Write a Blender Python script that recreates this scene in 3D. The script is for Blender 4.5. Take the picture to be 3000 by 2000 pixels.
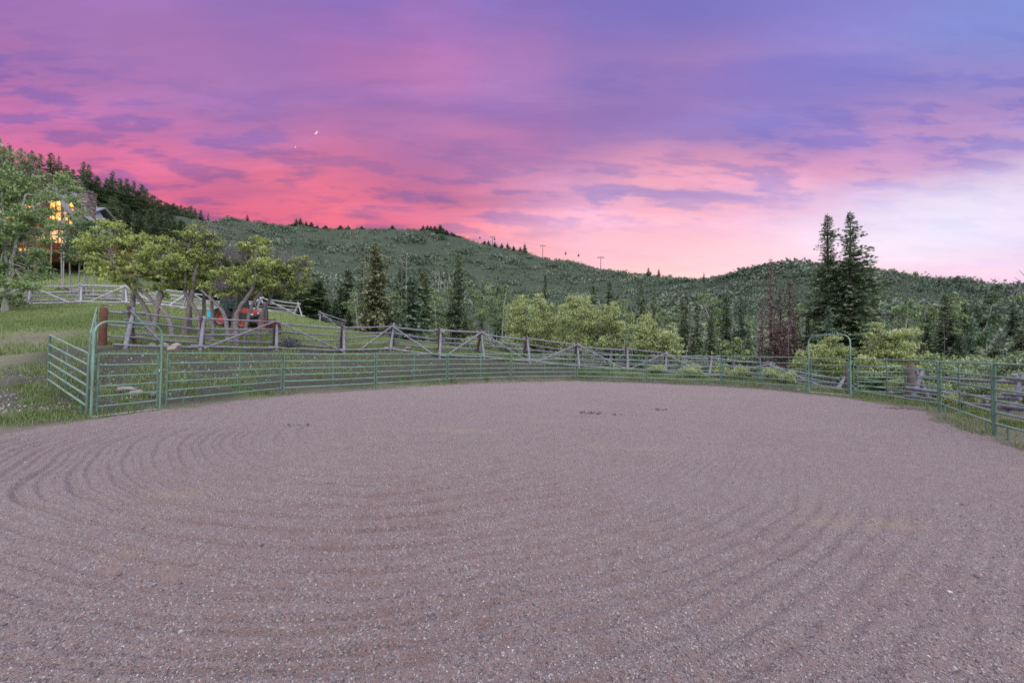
import bpy, math, random
import numpy as np
from mathutils import Matrix, Vector

for o in list(bpy.data.objects):
    bpy.data.objects.remove(o)
SC = bpy.context.scene
COL = SC.collection
R = math.radians
rng = np.random.default_rng(7)

# ------------------------------------------------------------------ camera
F, CX, CY = 1200.0, 1500.0, 1000.0            # focal length and centre in photograph pixels (3000 x 2000)
CAM = np.array([0.0, 0.0, 1.6])
PITCH, ROLL = math.atan(37.0 / F), R(0.6)
cam_data = bpy.data.cameras.new("camera")
cam = bpy.data.objects.new("camera", cam_data)
COL.objects.link(cam)
cam_data.sensor_width = 36.0
cam_data.lens = 36.0 * F / 3000.0
cam_data.clip_start = 0.05
cam_data.clip_end = 9000.0
CM = Matrix.Rotation(R(90) + PITCH, 3, 'X') @ Matrix.Rotation(ROLL, 3, 'Z')
cam.matrix_world = Matrix.Translation(Vector(CAM)) @ CM.to_4x4()
SC.camera = cam
CMN = np.array(CM)


def ray(px, py):
    d = CMN @ np.array([(px - CX) / F, -(py - CY) / F, -1.0])
    return d / d[1]


def P(px, py, Y):
    """The point of the place seen at photograph pixel px, py when it lies Y metres ahead."""
    return CAM + ray(px, py) * Y


# ------------------------------------------------------------------ world: dusk sky with lit clouds
def srgb(r, g, b):
    f = lambda c: (c / 255 / 12.92) if c / 255 <= 0.04045 else ((c / 255 + 0.055) / 1.055) ** 2.4
    return (f(r), f(g), f(b))


world = bpy.data.worlds.new("World")
SC.world = world
world.use_nodes = True
NT = world.node_tree
NT.nodes.clear()


def wn(kind, **kw):
    n = NT.nodes.new(kind)
    for k, v in kw.items():
        setattr(n, k, v)
    return n


def wmath(op, a, b=None, c=None):
    n = wn('ShaderNodeMath', operation=op)
    for i, v in enumerate((a, b, c)):
        if v is None:
            continue
        if isinstance(v, (int, float)):
            n.inputs[i].default_value = v
        else:
            NT.links.new(v, n.inputs[i])
    return n.outputs[0]


def wvec(op, a, b=None, scale=None):
    n = wn('ShaderNodeVectorMath', operation=op)
    for i, v in enumerate((a, b)):
        if v is None:
            continue
        if isinstance(v, tuple):
            n.inputs[i].default_value = v
        else:
            NT.links.new(v, n.inputs[i])
    if scale is not None:
        if isinstance(scale, (int, float)):
            n.inputs['Scale'].default_value = scale
        else:
            NT.links.new(scale, n.inputs['Scale'])
    return n.outputs['Value'] if op in ('DISTANCE', 'DOT_PRODUCT', 'LENGTH') else n.outputs['Vector']


tc = wn('ShaderNodeTexCoord')
sep = wn('ShaderNodeSeparateXYZ')
NT.links.new(tc.outputs['Generated'], sep.inputs[0])
dx, dy, dz = sep.outputs
az = wmath('ARCTAN2', dx, dy)
el = wmath('ARCSINE', dz)
# cloud-layer coordinates (a flat layer overhead), for streaks that run with perspective
den = wmath('ADD', wmath('MAXIMUM', dz, 0.0), 0.16)
cl = wn('ShaderNodeCombineXYZ')
NT.links.new(wmath('DIVIDE', dx, den), cl.inputs[0])
NT.links.new(wmath('DIVIDE', dy, den), cl.inputs[1])
clr = wn('ShaderNodeMapping')
clr.inputs['Rotation'].default_value = (0, 0, R(-14))
clr.inputs['Scale'].default_value = (0.36, 1.0, 1.0)
NT.links.new(cl.outputs[0], clr.inputs[0])


def wnoise(scale, detail, rough, off=0.0, vec=None):
    m = wn('ShaderNodeMapping')
    m.inputs['Location'].default_value = (off, off * 1.7, off * 0.3)
    NT.links.new(vec or clr.outputs[0], m.inputs[0])
    n = wn('ShaderNodeTexNoise')
    n.inputs['Scale'].default_value = scale
    n.inputs['Detail'].default_value = detail
    n.inputs['Roughness'].default_value = rough
    NT.links.new(m.outputs[0], n.inputs['Vector'])
    return n.outputs['Fac']


KE = 2.1                                        # heights count double: clouds lie in flat bands
w1 = wmath('SUBTRACT', wnoise(1.7, 5, 0.55, 3.0), 0.5)
w2 = wmath('SUBTRACT', wnoise(2.3, 6, 0.62, 11.0), 0.5)
w3 = wmath('SUBTRACT', wnoise(7.0, 6, 0.62, 23.0), 0.5)
pos = wn('ShaderNodeCombineXYZ')
NT.links.new(wmath('ADD', az, wmath('MULTIPLY', w1, 0.22)), pos.inputs[0])
NT.links.new(wmath('ADD', wmath('MULTIPLY', el, KE), wmath('ADD', wmath('MULTIPLY', w2, 0.22), wmath('MULTIPLY', w3, 0.13))), pos.inputs[1])

SKY = [  # photograph row: (column, sRGB colour of the dusk sky in that direction)
    (20, [(0, 132, 100, 185), (250, 145, 110, 190), (500, 140, 105, 188), (750, 150, 105, 185), (1000, 122, 100, 190), (1250, 140, 105, 185), (1500, 130, 105, 190), (1750, 118, 105, 195), (2000, 115, 103, 190), (2250, 125, 110, 200), (2500, 125, 120, 205), (2750, 118, 135, 215), (3000, 112, 148, 225)]),
    (110, [(0, 175, 108, 175), (250, 185, 115, 182), (500, 180, 112, 175), (750, 150, 105, 180), (1000, 160, 100, 175), (1250, 165, 105, 180), (1500, 155, 108, 185), (1750, 130, 105, 190), (2000, 118, 108, 195), (2250, 130, 118, 205), (2500, 138, 130, 210), (2750, 130, 140, 218), (3000, 125, 140, 215)]),
    (200, [(0, 195, 115, 180), (250, 175, 115, 180), (500, 180, 110, 170), (750, 170, 108, 178), (1000, 200, 115, 178), (1250, 200, 115, 178), (1500, 180, 118, 185), (1750, 150, 115, 190), (2000, 165, 120, 185), (2250, 150, 125, 205), (2500, 145, 130, 205), (2750, 140, 125, 200), (3000, 135, 125, 200)]),
    (290, [(0, 170, 105, 170), (250, 180, 112, 178), (500, 170, 115, 185), (750, 160, 115, 185), (1000, 150, 105, 175), (1250, 165, 110, 178), (1500, 160, 120, 190), (1750, 150, 112, 180), (2000, 175, 120, 185), (2250, 150, 120, 195), (2500, 150, 125, 205), (2750, 155, 125, 200), (3000, 160, 130, 205)]),
    (370, [(0, 215, 112, 160), (250, 170, 105, 170), (500, 160, 100, 172), (750, 175, 105, 170), (1000, 195, 112, 170), (1250, 205, 120, 175), (1500, 185, 108, 170), (1750, 180, 122, 185), (2000, 165, 135, 205), (2250, 165, 140, 210), (2500, 180, 140, 205), (2750, 185, 140, 200), (3000, 150, 115, 190)]),
    (440, [(0, 235, 110, 155), (250, 215, 105, 155), (450, 255, 115, 145), (600, 220, 105, 150), (880, 165, 92, 160), (1000, 235, 115, 150), (1200, 170, 105, 175), (1350, 205, 120, 170), (1500, 190, 115, 175), (1750, 190, 125, 180), (2000, 175, 115, 180), (2300, 155, 110, 175), (2500, 195, 135, 185), (2750, 190, 130, 185), (3000, 165, 120, 185)]),
    (500, [(200, 245, 110, 145), (380, 255, 115, 145), (560, 255, 120, 145), (750, 255, 125, 145), (1000, 240, 115, 145), (1200, 175, 98, 160), (1330, 165, 98, 165), (1500, 195, 125, 180), (1700, 210, 135, 180), (1900, 245, 155, 180), (2000, 250, 160, 185), (2250, 240, 140, 180), (2500, 235, 145, 185), (2750, 225, 150, 195), (3000, 205, 160, 205)]),
    (570, [(350, 250, 110, 135), (520, 200, 95, 140), (700, 205, 95, 140), (850, 240, 110, 140), (1000, 255, 115, 135), (1100, 190, 95, 145), (1250, 200, 105, 150), (1350, 240, 120, 145), (1500, 225, 130, 165), (1620, 245, 170, 205), (1800, 255, 178, 200), (2000, 255, 178, 200), (2250, 250, 185, 215), (2500, 230, 195, 230), (2750, 225, 215, 245), (3000, 235, 225, 250)]),
    (640, [(600, 255, 105, 130), (800, 230, 100, 135), (1000, 255, 115, 135), (1150, 215, 100, 140), (1300, 255, 130, 145), (1500, 255, 165, 185), (1750, 255, 190, 215), (2000, 255, 185, 205), (2250, 245, 190, 220), (2500, 235, 215, 245), (2750, 228, 230, 252), (3000, 240, 220, 245)]),
    (720, [(1300, 255, 140, 155), (1500, 255, 170, 180), (1750, 255, 190, 205), (2000, 255, 190, 205), (2250, 245, 200, 220), (2500, 250, 220, 245), (2750, 240, 225, 248), (3000, 238, 210, 240)]),
    (810, [(1900, 255, 200, 205), (2250, 252, 195, 210), (2600, 250, 205, 230), (2900, 248, 195, 225)]),
]
SKY = [(x, y, r_, g_, b_, .13) for y, row in SKY for (x, r_, g_, b_) in row]
SKY += [(-300, 100, 150, 100, 175, .2), (-300, 400, 200, 108, 165, .2), (-200, 620, 240, 105, 145, .2), (300, 640, 250, 108, 138, .15), (3300, 100, 120, 150, 220, .22), (3300, 400, 165, 135, 200, .22), (3300, 700, 235, 215, 243, .22), (1500, -250, 130, 108, 195, .25), (500, -250, 140, 108, 190, .25), (2500, -250, 122, 130, 215, .25), (2400, 880, 250, 200, 220, .15), (1500, 800, 255, 180, 185, .15), (900, 740, 255, 120, 135, .15), (2850, 605, 238, 245, 255, .14), (2650, 655, 234, 238, 255, .13), (2960, 590, 240, 240, 255, .14), (2780, 690, 244, 234, 252, .13)]
EXTRA = [  # azimuth, elevation (degrees), linear colour: unseen sky overhead and behind the camera, brightened to light the ground
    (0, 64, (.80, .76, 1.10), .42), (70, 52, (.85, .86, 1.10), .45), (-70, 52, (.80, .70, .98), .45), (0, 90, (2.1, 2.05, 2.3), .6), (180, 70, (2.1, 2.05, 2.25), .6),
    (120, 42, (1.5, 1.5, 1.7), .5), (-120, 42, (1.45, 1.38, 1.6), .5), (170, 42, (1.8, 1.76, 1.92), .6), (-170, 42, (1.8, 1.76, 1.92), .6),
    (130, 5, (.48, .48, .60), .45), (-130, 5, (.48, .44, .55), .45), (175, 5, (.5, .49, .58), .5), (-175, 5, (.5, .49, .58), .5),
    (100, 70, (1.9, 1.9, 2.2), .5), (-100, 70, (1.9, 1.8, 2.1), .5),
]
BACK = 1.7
pts = []
for (px, py, r_, g_, b_, s) in SKY:
    d = CMN @ np.array([(px - CX) / F, -(py - CY) / F, -1.0])
    d /= np.linalg.norm(d)
    pts.append((math.atan2(d[0], d[1]), math.asin(d[2]), srgb(r_, g_, b_), s * 1.0))
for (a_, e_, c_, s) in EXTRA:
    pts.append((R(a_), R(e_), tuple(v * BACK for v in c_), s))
acc_c = acc_w = None
for (a_, e_, c_, s) in pts:
    d = wvec('DISTANCE', pos.outputs[0], (a_, e_ * KE, 0.0))
    w = wmath('EXPONENT', wmath('MULTIPLY', wmath('MULTIPLY', d, d), -1.0 / (s * s * 0.75)))
    w = wmath('ADD', w, 1e-7)
    col = wvec('SCALE', c_, scale=w)
    acc_c = col if acc_c is None else wvec('ADD', acc_c, col)
    acc_w = w if acc_w is None else wmath('ADD', acc_w, w)
sky_c = wvec('SCALE', acc_c, scale=wmath('DIVIDE', 1.0, acc_w))
# streaks of thicker cloud: mauve where thick, brighter where thin
st = wn('ShaderNodeMapping')
st.inputs['Rotation'].default_value = (0, 0, R(-9))
st.inputs['Scale'].default_value = (0.27, 1.0, 1.0)
NT.links.new(cl.outputs[0], st.inputs[0])


def wband(v, lo, hi):
    n = wn('ShaderNodeMapRange', interpolation_type='SMOOTHSTEP')
    NT.links.new(v, n.inputs[0])
    if lo > hi:                       # falling edge
        n.inputs[3].default_value, n.inputs[4].default_value = 1.0, 0.0
        lo, hi = hi, lo
    n.inputs[1].default_value, n.inputs[2].default_value = lo, hi
    return n.outputs[0]


def wmix(f, a, b):
    n = wn('ShaderNodeMix', data_type='RGBA')
    NT.links.new(f, n.inputs[0])
    for i, v in ((6, a), (7, b)):
        if isinstance(v, tuple):
            n.inputs[i].default_value = (*v, 1)
        else:
            NT.links.new(v, n.inputs[i])
    return n.outputs[2]


front = wband(dy, -.1, .25)
mid_el = wmath('MULTIPLY', wband(el, R(4), R(10)), front)
thick = wmath('MULTIPLY', wband(wnoise(2.7, 8, .58, 5.0, st.outputs[0]), .46, .62), mid_el)
dark = wvec('MULTIPLY', sky_c, (.62, .74, 1.0))
# broken bars of dark cloud across the glow
bar = wn('ShaderNodeCombineXYZ')
fy = wmath('MAXIMUM', dy, 0.25)
NT.links.new(wmath('MULTIPLY', wmath('DIVIDE', dx, fy), 5.6), bar.inputs[0])
NT.links.new(wmath('MULTIPLY', wmath('ADD', wmath('DIVIDE', dz, fy), wmath('MULTIPLY', dx, 0.05)), 25.0), bar.inputs[1])
bars = wband(wnoise(1.0, 8, .58, 3.1, bar.outputs[0]), .47, .60)
glow_lo = wmath('MULTIPLY', wband(el, R(5.5), R(9)), wband(el, R(31), R(20)))
# the clear pale sky low on the right carries no cloud
clear = wmath('MULTIPLY', wband(az, R(-7), R(5)), wband(el, R(20.5), R(14.5)))
open_ = wmath('SUBTRACT', 1.0, wmath('MULTIPLY', clear, .85))
sky_c = wmix(wmath('MULTIPLY', wmath('MULTIPLY', wmath('MULTIPLY', bars, glow_lo), front), wmath('MULTIPLY', open_, .9)), sky_c, wvec('ADD', wvec('MULTIPLY', sky_c, (.52, .64, .95)), (.015, .02, .035)))
dark = wvec('MULTIPLY', sky_c, (.66, .78, 1.0))
sky_c = wmix(wmath('MULTIPLY', wmath('MULTIPLY', thick, .80), open_), sky_c, dark)
thin = wmath('MULTIPLY', wband(wnoise(3.4, 8, .6, 31.0, st.outputs[0]), .47, .64), mid_el)
lite = wvec('MULTIPLY', sky_c, (1.12, 1.16, 1.14))
sky_c = wmix(wmath('MULTIPLY', thin, open_), sky_c, lite)
fine = wmath('ADD', wmath('MULTIPLY', wmath('SUBTRACT', wnoise(3.6, 8, 0.65, 41.0), 0.5), 0.24), 1.0)
sky_c = wvec('SCALE', sky_c, scale=fine)
sky_c = wmix(wmath('MULTIPLY', wmath('MULTIPLY', front, .14), wband(el, R(12), R(26))), sky_c, (.26, .25, .36))
# the last of the daylight from a sun just above the horizon behind the hills
SUN_EL, SUN_AZ = R(4.0), R(28)
nis = wn('ShaderNodeTexSky', sky_type='NISHITA', sun_disc=False)
nis.sun_elevation = SUN_EL
nis.sun_rotation = SUN_AZ
nis_c = wvec('SCALE', nis.outputs[0], scale=0.012)
bg = wn('ShaderNodeBackground')
NT.links.new(wvec('ADD', sky_c, nis_c), bg.inputs['Color'])
bg.inputs['Strength'].default_value = 1.0
wo = wn('ShaderNodeOutputWorld')
NT.links.new(bg.outputs[0], wo.inputs[0])
world.cycles.sampling_method = 'MANUAL'
world.cycles.sample_map_resolution = 512

sun_d = bpy.data.lights.new("sun", 'SUN')
sun_d.energy = 1.1
sun_d.angle = R(24)
sun_d.color = (1.0, 0.93, 0.9)
sun = bpy.data.objects.new("sun", sun_d)
COL.objects.link(sun)
sun.rotation_euler = (R(64), 0, R(38))           # soft dusk glow from behind and to the right of the photographer
SC.view_settings.view_transform = 'Standard'
SC.view_settings.look = 'None'
SC.view_settings.exposure = 0.0
SC.view_settings.gamma = 1.0
SC.view_settings.use_curve_mapping = False
SC.cycles.max_bounces = 6
SC.cycles.diffuse_bounces = 3
SC.cycles.transparent_max_bounces = 8
SC.cycles.use_denoising = False


# ------------------------------------------------------------------ helpers
def tag(o, label=None, cat=None, group=None, kind=None):
    if label:
        o['label'] = label
    if cat:
        o['category'] = cat
    if group:
        o['group'] = group
    if kind:
        o['kind'] = kind
    return o


def empty(name, loc, label=None, cat=None, group=None, rz=0.0):
    o = bpy.data.objects.new(name, None)
    COL.objects.link(o)
    o.location = tuple(float(v) for v in loc)
    o.rotation_euler = (0, 0, rz)
    o.empty_display_size = 0.2
    return tag(o, label, cat, group)


def mesh_np(name, V, Fc, smooth=False):
    """A mesh from an (n,3) array and an (m,k) array of k-sided faces."""
    V = np.ascontiguousarray(V, dtype=np.float32)
    Fc = np.ascontiguousarray(Fc, dtype=np.int32)
    m, k = Fc.shape
    me = bpy.data.meshes.new(name)
    me.vertices.add(len(V))
    me.vertices.foreach_set('co', V.ravel())
    me.loops.add(m * k)
    me.loops.foreach_set('vertex_index', Fc.ravel())
    me.polygons.add(m)
    me.polygons.foreach_set('loop_start', np.arange(0, m * k, k, dtype=np.int32))
    me.polygons.foreach_set('loop_total', np.full(m, k, dtype=np.int32))
    if smooth:
        me.polygons.foreach_set('use_smooth', np.ones(m, dtype=bool))
    me.update(calc_edges=True)
    return me


def obj_of(name, me, mat=None, parent=None, loc=(0, 0, 0)):
    if mat and not me.materials:
        me.materials.append(mat)
    o = bpy.data.objects.new(name, me)
    COL.objects.link(o)
    o.location = tuple(float(v) for v in loc)
    if parent:
        o.parent = parent
    return o


def frame_of(d):
    d = d / (np.linalg.norm(d) + 1e-12)
    up = np.array([0, 0, 1.0]) if abs(d[2]) < 0.9 else np.array([1.0, 0, 0])
    a = np.cross(up, d)
    a /= np.linalg.norm(a)
    return a, np.cross(d, a)


class G:
    """Collects shapes and links them as ONE mesh object."""

    def __init__(self):
        self.v, self.f, self.n = [], [], 0

    def add(self, V, Fs):
        self.v.append(np.asarray(V, float))
        self.f += [tuple(int(i) + self.n for i in f) for f in Fs]
        self.n += len(V)
        return self

    def shift(self, o):
        self.v = [q + np.asarray(o, float) for q in self.v]
        return self

    def tube(self, pts, rad, n=8, cap=True):
        pts = np.asarray(pts, float)
        k = len(pts)
        rad = np.full(k, rad, float) if np.isscalar(rad) else np.asarray(rad, float)
        T = np.gradient(pts, axis=0)
        a, b = frame_of(T[0])
        V = []
        ang = np.linspace(0, 2 * np.pi, n, endpoint=False)
        for i in range(k):
            t = T[i] / (np.linalg.norm(T[i]) + 1e-12)
            a = a - t * np.dot(a, t)
            a /= np.linalg.norm(a) + 1e-12
            b = np.cross(t, a)
            V.append(pts[i] + rad[i] * (np.cos(ang)[:, None] * a + np.sin(ang)[:, None] * b))
        V = np.concatenate(V)
        Fs = [(i * n + j, i * n + (j + 1) % n, (i + 1) * n + (j + 1) % n, (i + 1) * n + j) for i in range(k - 1) for j in range(n)]
        if cap:
            Fs += [tuple(range(n))[::-1], tuple((k - 1) * n + j for j in range(n))]
        return self.add(V, Fs)

    def box(self, c, s, rz=0.0, bev=0.0):
        x, y, z = (v / 2 for v in s)
        if bev:
            e = min(bev, x * .9, y * .9, z * .9)
            V = []
            for sx in (-1, 1):
                for sy in (-1, 1):
                    for sz in (-1, 1):
                        V += [(sx * (x - e), sy * (y - e), sz * z), (sx * (x - e), sy * y, sz * (z - e)), (sx * x, sy * (y - e), sz * (z - e))]
            import bmesh
            bm = bmesh.new()
            for q in V:
                bm.verts.new(q)
            r = bmesh.ops.convex_hull(bm, input=bm.verts)
            bm.verts.ensure_lookup_table()
            bm.verts.index_update()
            VV = np.array([w.co[:] for w in bm.verts])
            FF = [tuple(w.index for w in f.verts) for f in bm.faces]
            bm.free()
        else:
            VV = np.array([(i * x, j * y, k * z) for i in (-1, 1) for j in (-1, 1) for k in (-1, 1)])
            FF = [(0, 1, 3, 2), (4, 6, 7, 5), (0, 4, 5, 1), (2, 3, 7, 6), (0, 2, 6, 4), (1, 5, 7, 3)]
        cz, sn = math.cos(rz), math.sin(rz)
        M = np.array([[cz, -sn, 0], [sn, cz, 0], [0, 0, 1]])
        return self.add(VV @ M.T + np.asarray(c, float), FF)

    def prism(self, poly, axis_vec):
        poly = np.asarray(poly, float)
        n = len(poly)
        V = np.concatenate([poly, poly + np.asarray(axis_vec, float)])
        Fs = [tuple(range(n))[::-1], tuple(range(n, 2 * n))] + [(i, (i + 1) % n, n + (i + 1) % n, n + i) for i in range(n)]
        return self.add(V, Fs)

    def build(self, name, mat, parent=None, origin=(0, 0, 0), smooth=True):
        V = np.concatenate(self.v) - np.asarray(origin, float)
        me = bpy.data.meshes.new(name)
        me.from_pydata([tuple(q) for q in V], [], self.f)
        if smooth:
            me.polygons.foreach_set('use_smooth', np.ones(len(me.polygons), dtype=bool))
            try:
                me.set_sharp_from_angle(angle=R(40))
            except Exception:
                pass
        me.update()
        return obj_of(name, me, mat, parent, (0, 0, 0) if parent else origin)


def copy_tree(o, parent=None):
    c = o.copy()
    COL.objects.link(c)
    if parent:
        c.parent = parent
    for ch in list(o.children):
        copy_tree(ch, c)
    return c


# value noise
def vnoise(x, y, seed=0):
    x = np.asarray(x, float)
    y = np.asarray(y, float)
    xi, yi = np.floor(x).astype(np.int64), np.floor(y).astype(np.int64)
    fx, fy = x - xi, y - yi
    fx, fy = fx * fx * (3 - 2 * fx), fy * fy * (3 - 2 * fy)

    def h(i, j):
        n = (i * 374761393 + j * 668265263 + seed * 974634777) & 0x7fffffff
        n = ((n ^ (n >> 13)) * 1274126177) & 0x7fffffff
        return ((n ^ (n >> 16)) & 0xffff) / 65535.0
    a = h(xi, yi) * (1 - fx) + h(xi + 1, yi) * fx
    b = h(xi, yi + 1) * (1 - fx) + h(xi + 1, yi + 1) * fx
    return a * (1 - fy) + b * fy


def fbm(x, y, oct=4, seed=0):
    s, a, t = 0, 1.0, 0
    for i in range(oct):
        s = s + a * vnoise(x * 2 ** i, y * 2 ** i, seed + i * 17)
        t += a
        a *= 0.5
    return s / t - 0.5


def sstep(a, b, x):
    t = np.clip((x - a) / (b - a), 0, 1)
    return t * t * (3 - 2 * t)


# ------------------------------------------------------------------ materials
def material(name):
    m = bpy.data.materials.new(name)
    m.use_nodes = True
    nt = m.node_tree
    nt.nodes.clear()
    out = nt.nodes.new('ShaderNodeOutputMaterial')
    bs = nt.nodes.new('ShaderNodeBsdfPrincipled')
    nt.links.new(bs.outputs[0], out.inputs[0])
    return m, nt, bs, out


def ramp(nt, fac, stops):
    n = nt.nodes.new('ShaderNodeValToRGB')
    e = n.color_ramp.elements
    while len(e) < len(stops):
        e.new(0.5)
    for i, (p, c) in enumerate(stops):
        e[i].position = p
        e[i].color = (*c, 1)
    nt.links.new(fac, n.inputs[0])
    return n.outputs[0]


def noise(nt, scale, detail=4, rough=0.55, coord='Object', vec=None, stretch=None):
    if vec is None:
        t = nt.nodes.new('ShaderNodeTexCoord')
        vec = t.outputs[coord]
        if coord == 'World':
            pass
    if stretch:
        mp = nt.nodes.new('ShaderNodeMapping')
        mp.inputs['Scale'].default_value = stretch
        nt.links.new(vec, mp.inputs[0])
        vec = mp.outputs[0]
    n = nt.nodes.new('ShaderNodeTexNoise')
    n.inputs['Scale'].default_value = scale
    n.inputs['Detail'].default_value = detail
    n.inputs['Roughness'].default_value = rough
    nt.links.new(vec, n.inputs['Vector'])
    return n.outputs['Fac']


def mixc(nt, fac, a, b, mode='MIX'):
    n = nt.nodes.new('ShaderNodeMix')
    n.data_type = 'RGBA'
    n.blend_type = mode
    for sock, v in ((n.inputs[0], fac), (n.inputs[6], a), (n.inputs[7], b)):
        if isinstance(v, (int, float)):
            sock.default_value = v
        elif isinstance(v, tuple):
            sock.default_value = (*v, 1) if len(v) == 3 else v
        else:
            nt.links.new(v, sock)
    return n.outputs[2]


def bump(nt, bs, height, strength=0.5, dist=0.02):
    n = nt.nodes.new('ShaderNodeBump')
    n.inputs['Strength'].default_value = strength
    n.inputs['Distance'].default_value = dist
    nt.links.new(height, n.inputs['Height'])
    nt.links.new(n.outputs[0], bs.inputs['Normal'])


def simple(name, c, rough=0.6, metal=0.0, var=0.25, scale=6.0, spec=0.4, stretch=None, bmp=0.0):
    m, nt, bs, _ = material(name)
    f = noise(nt, scale, 5, 0.6, stretch=stretch)
    lo, hi = tuple(v * (1 - var) for v in c), tuple(min(1, v * (1 + var)) for v in c)
    nt.links.new(ramp(nt, f, [(0.3, lo), (0.7, hi)]), bs.inputs['Base Color'])
    bs.inputs['Roughness'].default_value = rough
    bs.inputs['Metallic'].default_value = metal
    bs.inputs['Specular IOR Level'].default_value = spec
    if bmp:
        bump(nt, bs, f, bmp, 0.02)
    return m


def leaf_mat(name, stops, trans=0.3, objvar=0.25, nscale=0.5, wr=0.6, wn_=0.8):
    """Foliage: each leaf its own tone, clumps of lighter and darker leaves, each tree a little different."""
    m, nt, bs, out = material(name)
    geo = nt.nodes.new('ShaderNodeNewGeometry')
    oi = nt.nodes.new('ShaderNodeObjectInfo')
    f1 = geo.outputs['Random Per Island']
    f2 = noise(nt, nscale, 3, 0.6)
    a = nt.nodes.new('ShaderNodeMath')
    a.operation = 'MULTIPLY_ADD'
    nt.links.new(f1, a.inputs[0])
    a.inputs[1].default_value = wr
    b = nt.nodes.new('ShaderNodeMath')
    b.operation = 'MULTIPLY_ADD'
    nt.links.new(f2, b.inputs[0])
    b.inputs[1].default_value = wn_
    b.inputs[2].default_value = .5 - .5 * (wr + wn_)
    nt.links.new(b.outputs[0], a.inputs[2])
    c = nt.nodes.new('ShaderNodeMath')
    c.operation = 'MULTIPLY_ADD'
    nt.links.new(oi.outputs['Random'], c.inputs[0])
    c.inputs[1].default_value = objvar
    nt.links.new(a.outputs[0], c.inputs[2])
    col = ramp(nt, c.outputs[0], stops)
    nt.links.new(col, bs.inputs['Base Color'])
    bs.inputs['Roughness'].default_value = 0.7
    bs.inputs['Specular IOR Level'].default_value = 0.2
    if trans:
        tr = nt.nodes.new('ShaderNodeBsdfTranslucent')
        nt.links.new(col, tr.inputs['Color'])
        mx = nt.nodes.new('ShaderNodeMixShader')
        mx.inputs[0].default_value = trans
        nt.links.new(bs.outputs[0], mx.inputs[1])
        nt.links.new(tr.outputs[0], mx.inputs[2])
        nt.links.new(mx.outputs[0], out.inputs[0])
    return m


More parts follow.
